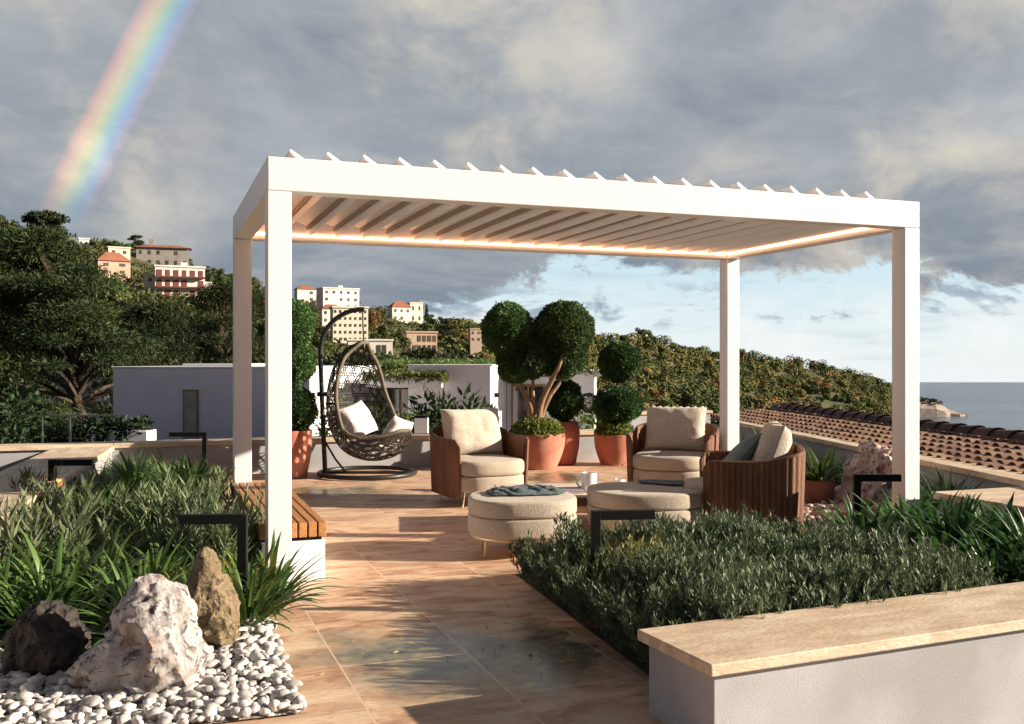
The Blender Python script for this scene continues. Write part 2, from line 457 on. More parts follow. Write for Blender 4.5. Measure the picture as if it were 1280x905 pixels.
def tile_floor():
    m, nt, N, L, b = new_mat('stone_paving')
    tc = N.new('ShaderNodeTexCoord')
    mp = N.new('ShaderNodeMapping'); L.new(tc.outputs['Object'], mp.inputs['Vector'])
    mp.inputs['Location'].default_value = (-.27, .22, 0); mp.inputs['Rotation'].default_value = (0, 0, R(-90))
    br = N.new('ShaderNodeTexBrick'); L.new(mp.outputs['Vector'], br.inputs['Vector'])
    br.inputs['Scale'].default_value = 1.0; br.inputs['Mortar Size'].default_value = .0045; br.inputs['Mortar Smooth'].default_value = .1
    br.inputs['Brick Width'].default_value = 1.24; br.inputs['Row Height'].default_value = .62; br.offset = .5
    br.inputs['Color1'].default_value = (0, 0, 0, 1); br.inputs['Color2'].default_value = (1, 1, 1, 1); br.inputs['Mortar'].default_value = (.5, .5, .5, 1)
    # veining, shifted and turned per tile
    rnd = N.new('ShaderNodeSeparateColor'); L.new(br.outputs['Color'], rnd.inputs['Color'])
    mv = N.new('ShaderNodeMapping'); L.new(tc.outputs['Object'], mv.inputs['Vector'])
    mv.inputs['Rotation'].default_value = (0, 0, R(28)); mv.inputs['Scale'].default_value = (1.0, 2.5, 1)
    off = N.new('ShaderNodeCombineXYZ'); ml = N.new('ShaderNodeMath'); ml.operation = 'MULTIPLY'; ml.inputs[1].default_value = 13.0
    L.new(rnd.outputs['Red'], ml.inputs[0]); L.new(ml.outputs[0], off.inputs['X']); L.new(ml.outputs[0], off.inputs['Z'])
    ad = N.new('ShaderNodeVectorMath'); L.new(mv.outputs['Vector'], ad.inputs[0]); L.new(off.outputs[0], ad.inputs[1])
    n1 = N.new('ShaderNodeTexNoise'); n1.inputs['Scale'].default_value = 2.1; n1.inputs['Detail'].default_value = 9; n1.inputs['Distortion'].default_value = 1.1
    n1.inputs['Roughness'].default_value = .62
    L.new(ad.outputs[0], n1.inputs['Vector'])
    r1 = N.new('ShaderNodeValToRGB'); e = r1.color_ramp.elements
    e[0].position = .30; e[0].color = (.30, .145, .088, 1); e[1].position = .74; e[1].color = (.78, .61, .44, 1)
    x = e.new(.43); x.color = (.50, .285, .18, 1); x = e.new(.55); x.color = (.65, .45, .30, 1)
    L.new(n1.outputs['Fac'], r1.inputs['Fac'])
    # fine grain
    n2 = N.new('ShaderNodeTexNoise'); n2.inputs['Scale'].default_value = 26; n2.inputs['Detail'].default_value = 6
    L.new(mv.outputs['Vector'], n2.inputs['Vector'])
    mr = N.new('ShaderNodeMapRange'); mr.inputs['From Min'].default_value = .3; mr.inputs['From Max'].default_value = .7
    mr.inputs['To Min'].default_value = .82; mr.inputs['To Max'].default_value = 1.15; L.new(n2.outputs['Fac'], mr.inputs['Value'])
    mm = N.new('ShaderNodeMix'); mm.data_type = 'RGBA'; mm.blend_type = 'MULTIPLY'; mm.inputs['Factor'].default_value = 1
    L.new(r1.outputs['Color'], mm.inputs['A']); L.new(mr.outputs['Result'], mm.inputs['B'])
    n5 = N.new('ShaderNodeTexNoise'); n5.inputs['Scale'].default_value = 2.4; n5.inputs['Detail'].default_value = 8; n5.inputs['Roughness'].default_value = .65; L.new(off.outputs[0], n5.inputs['Vector'])
    ad5 = N.new('ShaderNodeVectorMath'); L.new(tc.outputs['Object'], ad5.inputs[0]); L.new(off.outputs[0], ad5.inputs[1]); L.new(ad5.outputs[0], n5.inputs['Vector'])
    q5 = N.new('ShaderNodeMapRange'); q5.inputs['From Min'].default_value = .5; q5.inputs['From Max'].default_value = .68; q5.inputs['To Max'].default_value = .6; L.new(n5.outputs['Fac'], q5.inputs['Value'])
    m5 = N.new('ShaderNodeMix'); m5.data_type = 'RGBA'; L.new(q5.outputs['Result'], m5.inputs['Factor']); L.new(mm.outputs['Result'], m5.inputs['A']); m5.inputs['B'].default_value = (.50, .40, .29, 1); mm = m5
    # damp, mossy patches: where water stands on the paving
    geo = N.new('ShaderNodeNewGeometry')
    def patch(cx, cy, rx, ry, lo, hi):
        s = N.new('ShaderNodeVectorMath'); s.operation = 'SUBTRACT'; L.new(geo.outputs['Position'], s.inputs[0]); s.inputs[1].default_value = (cx, cy, 0)
        d = N.new('ShaderNodeVectorMath'); d.operation = 'DIVIDE'; L.new(s.outputs[0], d.inputs[0]); d.inputs[1].default_value = (rx, ry, 1)
        ln = N.new('ShaderNodeVectorMath'); ln.operation = 'LENGTH'; L.new(d.outputs[0], ln.inputs[0])
        t = N.new('ShaderNodeTexNoise'); t.inputs['Scale'].default_value = 3.2; t.inputs['Detail'].default_value = 7
        L.new(geo.outputs['Position'], t.inputs['Vector'])
        a = N.new('ShaderNodeMath'); a.operation = 'MULTIPLY_ADD'; L.new(t.outputs['Fac'], a.inputs[0]); a.inputs[1].default_value = -1.5; L.new(ln.outputs['Value'], a.inputs[2])
        q = N.new('ShaderNodeMapRange'); q.interpolation_type = 'SMOOTHSTEP'; q.inputs['From Min'].default_value = hi; q.inputs['From Max'].default_value = lo
        q.inputs['To Min'].default_value = 0; q.inputs['To Max'].default_value = 1
        L.new(a.outputs[0], q.inputs['Value']); return q.outputs['Result']
    p1 = patch(-.16, 4.8, 1.0, .70, -.35, .40); p2 = patch(-1.95, 10.9, .75, .45, -.4, .4); p3 = patch(.55, 12.2, .5, .7, -.4, .35)
    mx = N.new('ShaderNodeMath'); mx.operation = 'MAXIMUM'; L.new(p1, mx.inputs[0]); L.new(p2, mx.inputs[1])
    wet = N.new('ShaderNodeMath'); wet.operation = 'MAXIMUM'; L.new(mx.outputs[0], wet.inputs[0]); L.new(p3, wet.inputs[1])
    n4 = N.new('ShaderNodeTexNoise'); n4.inputs['Scale'].default_value = 9; n4.inputs['Detail'].default_value = 9; n4.inputs['Distortion'].default_value = 1
    L.new(geo.outputs['Position'], n4.inputs['Vector'])
    r4 = N.new('ShaderNodeValToRGB'); e = r4.color_ramp.elements
    e[0].position = .36; e[0].color = (.035, .045, .042, 1); e[1].position = .68; e[1].color = (.34, .29, .11, 1)
    x = e.new(.50); x.color = (.11, .115, .075, 1); x = e.new(.6); x.color = (.16, .15, .07, 1)
    L.new(n4.outputs['Fac'], r4.inputs['Fac'])
    wf = N.new('ShaderNodeMath'); wf.operation = 'MULTIPLY'; L.new(wet.outputs[0], wf.inputs[0]); wf.inputs[1].default_value = .85
    mw = N.new('ShaderNodeMix'); mw.data_type = 'RGBA'; L.new(wf.outputs[0], mw.inputs['Factor']); L.new(mm.outputs['Result'], mw.inputs['A']); L.new(r4.outputs['Color'], mw.inputs['B'])
    mj = N.new('ShaderNodeMix'); mj.data_type = 'RGBA'; L.new(br.outputs['Fac'], mj.inputs['Factor']); L.new(mw.outputs['Result'], mj.inputs['A']); mj.inputs['B'].default_value = (.64, .48, .35, 1)
    L.new(mj.outputs['Result'], b.inputs['Base Color'])
    rr = N.new('ShaderNodeMapRange'); rr.inputs['To Min'].default_value = .58; rr.inputs['To Max'].default_value = .16; L.new(wet.outputs[0], rr.inputs['Value'])
    L.new(rr.outputs['Result'], b.inputs['Roughness'])
    b.inputs['Specular IOR Level'].default_value = .35
    iv = N.new('ShaderNodeMath'); iv.operation = 'MULTIPLY_ADD'; L.new(br.outputs['Fac'], iv.inputs[0]); iv.inputs[1].default_value = -1.0; L.new(n2.outputs['Fac'], iv.inputs[2])
    bp = N.new('ShaderNodeBump'); bp.inputs['Strength'].default_value = .22; bp.inputs['Distance'].default_value = .006
    L.new(iv.outputs[0], bp.inputs['Height']); L.new(bp.outputs['Normal'], b.inputs['Normal'])
    return m


PAVING = tile_floor()

# ------------------------------------------------------------------ camera, sun, sky
cam_d = bpy.data.cameras.new('camera'); cam = bpy.data.objects.new('camera', cam_d); COL.objects.link(cam)
cam.location = (0, 0, EYE); cam.rotation_euler = (R(90), 0, 0)
cam_d.sensor_width = 36; cam_d.lens = 36 * F / 1280; cam_d.clip_start = .05; cam_d.clip_end = 9000
scene.camera = cam

SUN_EL = R(19.0)
TRAV_XY = Vector((-1, .05)).normalized()
sd = Vector((TRAV_XY.x * math.cos(SUN_EL), TRAV_XY.y * math.cos(SUN_EL), -math.sin(SUN_EL)))
sun_d = bpy.data.lights.new('sun', 'SUN'); sun = bpy.data.objects.new('sun', sun_d); COL.objects.link(sun)
sun.rotation_euler = sd.to_track_quat('-Z', 'Y').to_euler(); sun.location = (20, 0, 20)
sun_d.energy = 5.0; sun_d.angle = R(.5); sun_d.color = (1.0, .865, .69)

EXPO = 1.2
scene.view_settings.view_transform = 'Standard'; scene.view_settings.look = 'None'
scene.view_settings.exposure = EXPO; scene.view_settings.gamma = 1; scene.view_settings.use_curve_mapping = False


def build_world():
    w = bpy.data.worlds.new('World'); scene.world = w; w.use_nodes = True
    nt = w.node_tree; N = nt.nodes; L = nt.links
    bg = N['Background']; S = .1; bg.inputs['Strength'].default_value = S
    K = 1.0 / (S * 2 ** EXPO)
    def disp(r, g, b):                               # picture value -> radiance before strength and exposure
        f = lambda c: ((c / 255 + .055) / 1.055) ** 2.4 if c > 10 else c / 255 / 12.92
        return (f(r) * K, f(g) * K, f(b) * K, 1)
    tc = N.new('ShaderNodeTexCoord'); d = tc.outputs['Generated']
    sep = N.new('ShaderNodeSeparateXYZ'); L.new(d, sep.inputs[0])
    def math_(op, a, b=None, c=None):
        n = N.new('ShaderNodeMath'); n.operation = op
        for i, q in enumerate((a, b, c)):
            if q is None: continue
            if hasattr(q, 'links'): L.new(q, n.inputs[i])
            else: n.inputs[i].default_value = q
        return n.outputs[0]
    def smooth(v, a, b, t0=0.0, t1=1.0):
        n = N.new('ShaderNodeMapRange'); n.interpolation_type = 'SMOOTHSTEP'
        n.inputs['From Min'].default_value = a; n.inputs['From Max'].default_value = b
        n.inputs['To Min'].default_value = t0; n.inputs['To Max'].default_value = t1
        L.new(v, n.inputs['Value']); return n.outputs['Result']
    def mix(f, a, b, blend='MIX'):
        n = N.new('ShaderNodeMix'); n.data_type = 'RGBA'; n.blend_type = blend
        if hasattr(f, 'links'): L.new(f, n.inputs['Factor'])
        else: n.inputs['Factor'].default_value = f
        for k, q in (('A', a), ('B', b)):
            if hasattr(q, 'links'): L.new(q, n.inputs[k])
            else: n.inputs[k].default_value = q
        return n.outputs['Result']
    def noise(vec, scale, detail=8, rough=.55, dist=0.0, loc=(0, 0, 0), sc=(1, 1, 1)):
        mp = N.new('ShaderNodeMapping'); mp.inputs['Location'].default_value = loc; mp.inputs['Scale'].default_value = sc; L.new(vec, mp.inputs['Vector'])
        t = N.new('ShaderNodeTexNoise'); t.inputs['Scale'].default_value = scale; t.inputs['Detail'].default_value = detail
        t.inputs['Roughness'].default_value = rough; t.inputs['Distortion'].default_value = dist
        L.new(mp.outputs['Vector'], t.inputs['Vector']); return t.outputs['Fac']
    z = sep.outputs['Z']
    sky = N.new('ShaderNodeTexSky'); sky.sky_type = 'NISHITA'; sky.sun_disc = False
    sky.sun_elevation = SUN_EL; sky.sun_rotation = math.atan2(-sd.x, -sd.y)
    sky.air_density = 1.2; sky.dust_density = 1.0
    # cloud layer seen in perspective: spread the pattern towards the horizon
    t = math_('ADD', math_('MAXIMUM', z, 0.0), .16)
    cx = math_('DIVIDE', sep.outputs['X'], t); cy = math_('DIVIDE', sep.outputs['Y'], t)
    cv = N.new('ShaderNodeCombineXYZ'); L.new(cx, cv.inputs[0]); L.new(cy, cv.inputs[1])
    P = cv.outputs[0]
    big = noise(P, .55, 6, .5, .2, (3.1, 1.2, 0)); bod = noise(d, 3.6, 10, .58, .5, (8.2, 3.3, 1.1), (1, 1, 1.7)); med = noise(P, 1.35, 9, .56, .35, (7.7, 2.5, 0)); fin = noise(P, 3.2, 9, .58, .5, (1.5, 8.2, 3))
    edge = noise(d, 6.5, 10, .6, .4, (2.3, 0.4, 1.0), (1, 1, 1.8))
    edge2 = noise(d, 17, 10, .66, .5, (0, 4.4, 1.0), (1, 1, 2.0))
    # grey cloud body
    dens = math_('MULTIPLY_ADD', med, .6, math_('MULTIPLY', big, .4))
    ramp = N.new('ShaderNodeValToRGB'); e = ramp.color_ramp.elements
    e[0].position = .36; e[0].color = disp(124, 134, 146)
    e[1].position = .66; e[1].color = disp(212, 212, 211)
    q = e.new(.44); q.color = disp(146, 155, 165); q = e.new(.54); q.color = disp(172, 178, 184)
    L.new(math_('MULTIPLY_ADD', fin, .12, math_('MULTIPLY_ADD', bod, .50, math_('MULTIPLY', dens, .40))), ramp.inputs['Fac'])
    cloud = ramp.outputs['Color']
    # undersides darken towards the far rain band
    cloud = mix(smooth(z, .24, .07, 0, .6), cloud, mix(smooth(med, .42, .6), disp(108, 124, 142), disp(146, 155, 164)))
    # sunlit billows, warm from the low sun
    bd = noise(d, 7.5, 9, .6, .25, (4.1, 2.2, 0.5), (1, 1, 1.5))
    def glow(px, py, w):
        n = N.new('ShaderNodeVectorMath'); n.operation = 'DOT_PRODUCT'; L.new(d, n.inputs[0]); n.inputs[1].default_value = Vector((px - CX, F, CY - py)).normalized()
        return smooth(n.outputs['Value'], math.cos(w), 1.0)
    near = math_('MAXIMUM', math_('MAXIMUM', glow(1250, 215, .30), glow(20, 190, .22)), glow(600, 30, .20))
    near = math_('MAXIMUM', near, glow(1000, 290, .16))
    bil0 = math_('MULTIPLY', smooth(math_('MULTIPLY_ADD', edge, .55, math_('MULTIPLY', fin, .45)), .54, .68), smooth(z, .40, .10, .25, 1.0))
    bil = math_('MAXIMUM', math_('MULTIPLY', bil0, .35), math_('MULTIPLY', near, smooth(bd, .42, .74)))
    cloud = mix(math_('MULTIPLY', bil, .92), cloud, disp(222, 213, 198))
    # clear strip over the horizon
    clear = mix(smooth(z, -.02, .10), disp(242, 249, 251), disp(205, 231, 244))
    clear = mix(.08, clear, sky.outputs['Color'])
    az = sep.outputs['X']
    lift = math_('MULTIPLY_ADD', smooth(az, -.12, .10), .042, 0.014)      # the strip opens towards the sea
    gap = math_('SUBTRACT', 1.0, math_('MINIMUM', math_('ABSOLUTE', math_('MULTIPLY', math_('SUBTRACT', az, .055), 7.5)), 1.0))
    lift = math_('ADD', lift, math_('MULTIPLY', gap, .03))
    lim = math_('ADD', math_('MULTIPLY_ADD', math_('SUBTRACT', edge, .5), .15, lift), math_('MULTIPLY', math_('SUBTRACT', edge2, .5), .11))
    cover = smooth(math_('SUBTRACT', z, math_('ADD', lim, .022)), -.004, .013)
    strip = noise(d, 6, 6, .5, .2, (5, 1, 2), (1, 1, 9))
    clear = mix(math_('MULTIPLY', smooth(strip, .55, .7), .35), clear, disp(190, 205, 214))
    wisp = math_('MULTIPLY', smooth(noise(d, 11, 10, .62, .4, (6.1, 1.9, 2.0), (1, 1, 2.6)), .50, .60), math_('MULTIPLY', smooth(z, .028, .045), smooth(z, .085, .065)))
    clear = mix(math_('MULTIPLY', wisp, .85), clear, disp(146, 164, 182))
    puff = math_('MULTIPLY', smooth(noise(d, 9, 9, .6, .3, (3.3, 7.7, 1.0), (1, 1, 2.2)), .46, .62), smooth(z, .09, .03))
    clear = mix(math_('MULTIPLY', puff, .8), clear, disp(247, 249, 249))
    col = mix(cover, clear, cloud)
    # rainbow: a ring of 42 degrees round the point opposite a low sun
    def ray(px, py): return Vector((px - CX, F, CY - py)).normalized()
    a0, a1, a2 = ray(214, 0), ray(150, 120), ray(83, 262)
    n_ = (a1 - a0).cross(a2 - a1).normalized()       # plane of the circle through three sightlines
    c = n_ if n_.dot(a1) > 0 else -n_
    ang0 = math.acos(max(-1, min(1, c.dot(a1))))
    dt = N.new('ShaderNodeVectorMath'); dt.operation = 'DOT_PRODUCT'; L.new(d, dt.inputs[0]); dt.inputs[1].default_value = c
    ang = math_('ARCCOSINE', dt.outputs['Value'])
    wd = R(1.3)
    tt = smooth(ang, ang0 - wd, ang0 + wd); 
    lin_n = N.new('ShaderNodeMapRange'); lin_n.inputs['From Min'].default_value = ang0 - wd; lin_n.inputs['From Max'].default_value = ang0 + wd
    L.new(ang, lin_n.inputs['Value'])
    rb = N.new('ShaderNodeValToRGB'); e = rb.color_ramp.elements
    stops = [(0, (0, 0, 0)), (.12, (.10, .06, .16)), (.27, (.03, .16, .36)), (.42, (.10, .32, .27)), (.54, (.30, .36, .12)), (.66, (.46, .34, .08)), (.8, (.46, .18, .06)), (.92, (.22, .05, .02)), (1, (0, 0, 0))]
    e[0].position = 0; e[0].color = (0, 0, 0, 1); e[1].position = 1; e[1].color = (0, 0, 0, 1)
    for p_, c_ in stops[1:-1]:
        q = e.new(p_); q.color = tuple(k * K * .82 for k in c_) + (1,)
    L.new(lin_n.outputs['Result'], rb.inputs['Fac'])
    fade = math_('MULTIPLY', smooth(z, .105, .19, 0, 1), smooth(z, .20, .50, 1.0, .62))
    fade = math_('MULTIPLY', fade, smooth(az, -.15, -.2, 0, 1))
    fade = math_('MULTIPLY', fade, smooth(sep.outputs['Y'], .2, .4, 0, 1))
    rbm = mix(1.0, rb.outputs['Color'], fade, 'MULTIPLY')
    col = mix(1.0, col, rbm, 'ADD')
    # unseen sky behind the viewer and overhead dimmed and blued, added to deepen the shade
    back = smooth(sep.outputs['Y'], -.15, .45, .36, 1.0)
    top = smooth(z, .48, .85, 1.0, .45)
    col = mix(1.0, col, mix(math_('MULTIPLY', back, top), (0, 0, 0, 1), (1, 1, 1, 1)), 'MULTIPLY')
    col = mix(smooth(sep.outputs['Y'], .3, -.2, 0, .6), col, mix(1.0, col, (.84, .87, 1.28, 1), 'MULTIPLY'))
    # ground half of the world stays dim
    col = mix(smooth(z, -.03, -.12), col, disp(70, 66, 64))
    L.new(col, bg.inputs['Color'])


build_world()

scene.cycles.use_denoising = True
scene.cycles.max_bounces = 8; scene.cycles.diffuse_bounces = 4; scene.cycles.transparent_max_bounces = 8
scene.cycles.sample_clamp_indirect = 6.0
scene.cycles.use_adaptive_sampling = True; scene.cycles.adaptive_threshold = .015

rng = np.random.default_rng(7)

# ================================================================== THE TERRACE
def ground_poly(name, pts, z, mat, kind='structure', rotz=0.0, thick=None):
    c, s = math.cos(-rotz), math.sin(-rotz)
    loc = [(p[0] * c - p[1] * s, p[0] * s + p[1] * c) for p in pts]
    mb = MB()
    if thick: mb.prism(loc, z - thick, z)
    else: mb.add([(x, y, z) for x, y in loc], [tuple(range(len(loc)))])
    o = mb.build(name, mat, rotz=rotz); tag(o, kind=kind)
    return o


# paving in the pergola's axes so that the joints run with it
ground_poly('terrace_floor', [uv(-9, -9), uv(1.27, -9), uv(1.27, -3.0), uv(6.5, -2.7), uv(9, -2.7), uv(9, 8.2), uv(9, 13.0), uv(2.6, 13.0), uv(2.6, 7.45), uv(-9, 7.45)], 0.0, PAVING, rotz=AU, thick=.25)
o = MB().prism([uv(-8.5, -8.5), uv(8.5, -8.5), uv(8.5, 12.5), uv(2.7, 12.5), uv(2.7, 7.2), uv(-8.5, 7.2)], -3.7, -.26).build('terrace_base', PLASTER); tag(o, kind='structure')

BEDL = [uv(-.07, -.55), uv(-.06, 2.9), uv(-.04, 7.1), (-4.95, 12.0), (-3.54, 7.13), (-2.95, 4.9), (-2.6, 3.6)]
ground_poly('left_bed_soil', [uv(-.10, -.9), uv(-.06, 2.9), uv(-.04, 7.15), (-5.0, 12.05), (-3.60, 7.13), (-2.99, 4.9), (-2.6, 3.3), uv(-1.2, -2.24), uv(-.6, -1.6)], .005, SOIL)
PEB = [(-.845, 3.99), uv(-.075, -.80), uv(-.35, -.35), (-2.2, 5.6), (-2.95, 5.2), (-2.7, 3.75), (-1.9, 3.6)]
ground_poly('pebble_bed', PEB, .010, M('pale_grit', (.42, .38, .35), (.30, .27, .24), 30, 6, rough=1, bump=1, bscale=60))
ground_poly('right_bed_soil', [(.02, 6.62), (.60, 4.55), (.75, 4.03), (3.2, 5.05), (4.35, 5.6), (4.25, 8.4), (3.0, 8.0), (2.3, 7.35)], .005, SOIL)
ground_poly('boulder_bed', [(2.55, 8.35), (4.2, 8.85), (4.0, 13.2), (2.9, 13.0), (2.35, 10.2)], .005, M('pink_grit', (.40, .28, .24), (.26, .17, .14), 40, 6, rough=1, bump=1, bscale=70))


# ------------------------------------------------------------------ low walls with travertine copings
def low_wall(name, label, p0, p1, thick, h, side=1, over=.035, cop=.055, zb=-.02, joints=True, split=None):
    """wall from p0 to p1 (front-left edge), body to the left-hand side of the run when side = 1"""
    d = np.array(p1) - np.array(p0); L = float(np.linalg.norm(d)); a = math.atan2(d[1], d[0])
    t = thing(name, label, 'wall', (p0[0], p0[1], 0), a)
    y0, y1 = (0, thick) if side == 1 else (-thick, 0)
    MB().box(0, L, y0, y1, zb, h - cop - .002).build('wall_body', PLASTER, t, bevel=.004)
    n = split or max(1, round(L / 2.4)); mb = MB()
    for i in range(n):
        mb.box(-over if i == 0 else i * L / n + .002, L + over if i == n - 1 else (i + 1) * L / n - .002, y0 - over, y1 + over, h - cop, h)
    mb.build('coping', TRAV, t, bevel=.005)
    return t


low_wall('garden_wall', 'low white rendered wall with thick travertine coping in front of the rosemary', (.735, 3.60), (5.6, 5.71), .45, .335, split=2, cop=.045, zb=-.255)
low_wall('garden_wall', 'short coped wall block beyond the strap leaves beside the right post', (3.69, 6.90), (6.3, 7.86), .95, .40, split=1)
low_wall('garden_wall', 'travertine coped wall edging the left planting bed', (-2.35, 2.6), (-4.9, 12.1), .60, .40, side=1, split=4)
low_wall('garden_wall', 'long parapet behind the hanging chair and the pots', (-6.6, 11.43), (2.05, 14.60), .34, .43, split=5)
low_wall('garden_wall', 'coped parapet running along the foot of the tiled roof', (4.36, 6.4), (3.62, 16.9), .30, .45, side=-1, split=4)
low_wall('garden_wall', 'far parapet closing the terrace beyond the middle armchair', (2.1, 19.2), (4.0, 19.9), .30, .45, split=1)
# the terrace strip they stand on
o = MB().prism([(1.2, 14.3), (4.3, 13), (4.0, 20.3), (1.8, 19.6)], -.02, -.004).build('terrace_strip', PAVING); tag(o, kind='structure')

# ================================================================== PERGOLA
PL, PW, PH, PB, PT = 5.067, 2.704, 2.70, .209, .147
per = thing('pergola', 'white aluminium pergola with open louvred roof and glowing light strips', 'pergola', (*uv(0, 0), 0), AU)
for x in (0, PL - PT):
    for y in (0, PW - PT):
        p = MB().box(x, x + PT, y, y + PT, 0, PH - PB - .003)
        p.box(x - .012, x + PT + .012, y - .012, y + PT + .012, .006, .016)
        p.build('post', WHITE, per, bevel=.006)
MB().box(0, PL, 0, PT, PH - PB, PH).build('beam', WHITE, per, bevel=.006)
MB().box(0, PL, PW - PT, PW, PH - PB, PH).build('beam', WHITE, per, bevel=.006)
MB().box(0.001, PT, PT + .001, PW - PT - .001, PH - PB, PH).build('beam', WHITE, per, bevel=.004)
MB().box(PL - PT, PL - .001, PT + .001, PW - PT - .001, PH - PB, PH).build('beam', WHITE, per, bevel=.004)
LED = emis('warm_light_strip', (1.0, .46, .23), 3.3)
g = .02; zs = PH - PB + .042
for (x0, x1, y0, y1) in ((PT + g, PL - PT - g, PW - PT - .016, PW - PT - .001), (PT + g, PL - PT - g, PT + .001, PT + .016),
                         (PT + .001, PT + .016, PT + g, PW - PT - g), (PL - PT - .016, PL - PT - .001, PT + g, PW - PT - g)):
    MB().box(x0, x1, y0, y1, zs, zs + .016).build('light_strip', LED, per)
# one blade profile swept along y; top edge to the left, the tips stand above the beams
lv = MB(); n = 20; x0 = PT + .01; pitch = (PL - 2 * PT - .02) / n
for i in range(n):
    bx = x0 + i * pitch
    prof = [(.010, .026), (.018, .030), (.232, -.104), (.256, -.118), (.266, -.212), (.253, -.214), (.243, -.128), (.226, -.122), (.118, -.086), (.010, .014)]
    P = [(bx + a * .98 - .01, PH + .056 + b * 1.04) for a, b in prof]
    k = len(P); v = [(a, PT + .012, b) for a, b in P] + [(a, PW - PT - .012, b) for a, b in P]
    lv.add(v, [tuple(range(k)), tuple(range(2 * k - 1, k - 1, -1))] + [(j, k + j, k + (j + 1) % k, (j + 1) % k) for j in range(k)])
lv.build('louvre_roof', WHITE, per)
sl_ = MB()  # added dark strips that draw the shade between louvre blades
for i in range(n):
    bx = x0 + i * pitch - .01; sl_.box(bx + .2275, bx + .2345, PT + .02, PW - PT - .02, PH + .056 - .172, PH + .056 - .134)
sl_.build('gap_shade_strip', M('gap_shade_brown', (.34, .26, .20), rough=.8), per)

# ================================================================== BENCH
bn = thing('slatted_bench', 'teak slatted bench on a white base beside the front left post', 'bench', (*uv(-.03, .19), 0), AU)
MB().box(.012, .418, .012, 2.32, 0.004, .268).build('base', WHITE, bn, bevel=.004)
MB().box(.03, .40, .03, 2.30, .268, .29).build('deck_plate', BLACK, bn)
sl = MB()
for i in range(7):
    a = i * .0625
    sl.box(a, a + .050, 0, 2.335, .292, .388)
sl.build('seat', OAK, bn, bevel=.004)


# ================================================================== SEATING
def outline_D(w, d, front, n=14, rc=.06):
    """seat plan: straight back at y = 0, sides, half-ellipse front towards -y"""
    pts = [(w / 2 - rc, 0), (w / 2 - rc * .3, -rc * .3), (w / 2, -rc)]
    pts = []
    for a in np.linspace(math.pi / 2, 0, 4): pts.append((-w / 2 + rc - rc * math.cos(math.pi / 2 - a) , -rc + rc * math.cos(a)) if False else (w / 2 - rc + rc * math.cos(a), -rc + rc * math.sin(a)))
    for a in np.linspace(0, -math.pi, 2 * n): pts.append((w / 2 * math.copysign(abs(math.cos(a)) ** .72, math.cos(a)), -d + front + front * math.copysign(abs(math.sin(a)) ** .8, math.sin(a))))
    for a in np.linspace(math.pi, math.pi / 2, 4): pts.append((-w / 2 + rc + rc * math.cos(a), -rc + rc * math.sin(a)))
    return pts


def pillow(mb, w, h, t, seed=0, n=26, T=None, frill=0.0):
    vs = []; fs = []
    for sgn in (1, -1):
        o = len(vs)
        for i in range(n + 1):
            for j in range(n + 1):
                a, b = 2 * i / n - 1, 2 * j / n - 1
                pin = 1 - .07 * (a * a * b * b) ** 1 + .0
                e = max(0, (1 - a ** 4) * (1 - b ** 4)) ** .5
                x = a * w / 2 * (1 - .05 * (1 - abs(b)) * 0 - .045 * (1 - b * b) * abs(a) ** 3)
                y = b * h / 2 * (1 - .045 * (1 - a * a) * abs(b) ** 3)
                wr = mnoise.noise(Vector((a * 2.2 + seed * 7, b * 2.2, seed))) * .012 + mnoise.noise(Vector((a * 6 + seed, b * 5, seed * 3))) * .005
                edge = max(abs(a), abs(b))
                fr = frill * (edge > .93) * math.sin((i + 2 * j) * 2.1 + seed)
                vs.append((x + fr * .6, y + fr, sgn * (t / 2 * e) + wr * min(1, (1.04 - edge) * 5) + fr))
        for i in range(n):
            for j in range(n):
                q = (o + i * (n + 1) + j, o + (i + 1) * (n + 1) + j, o + (i + 1) * (n + 1) + j + 1, o + i * (n + 1) + j + 1)
                fs.append(q if sgn == 1 else q[::-1])
    return mb.add(vs, fs, 0, True, T)


def shell_path(w, y_front, rb, n=10):
    """plan of the rope shell: from the left front tip round the back to the right front tip"""
    P = [(-w / 2 + .05, y_front), (-w / 2 + .012, y_front + .035)]
    P += [(-w / 2, y) for y in np.linspace(y_front + .09, -rb, 9)]
    P += [(-w / 2 + rb - rb * math.cos(a), -rb + rb * math.sin(a)) for a in np.linspace(0.12, math.pi / 2, n)]
    P += [(w / 2 - rb + rb * math.sin(a), -rb + rb * math.cos(a)) for a in np.linspace(0.0, math.pi / 2 - .12, n)]
    P += [(w / 2, y) for y in np.linspace(-rb, y_front + .09, 9)]
    P += [(w / 2 - .012, y_front + .035), (w / 2 - .05, y_front)]
    return P


def resample(P, step):
    P = np.array(P); s = np.concatenate([[0], np.cumsum(np.linalg.norm(np.diff(P, axis=0), axis=1))])
    t = np.arange(0, s[-1], step); return np.stack([np.interp(t, s, P[:, 0]), np.interp(t, s, P[:, 1])], 1), t / s[-1]


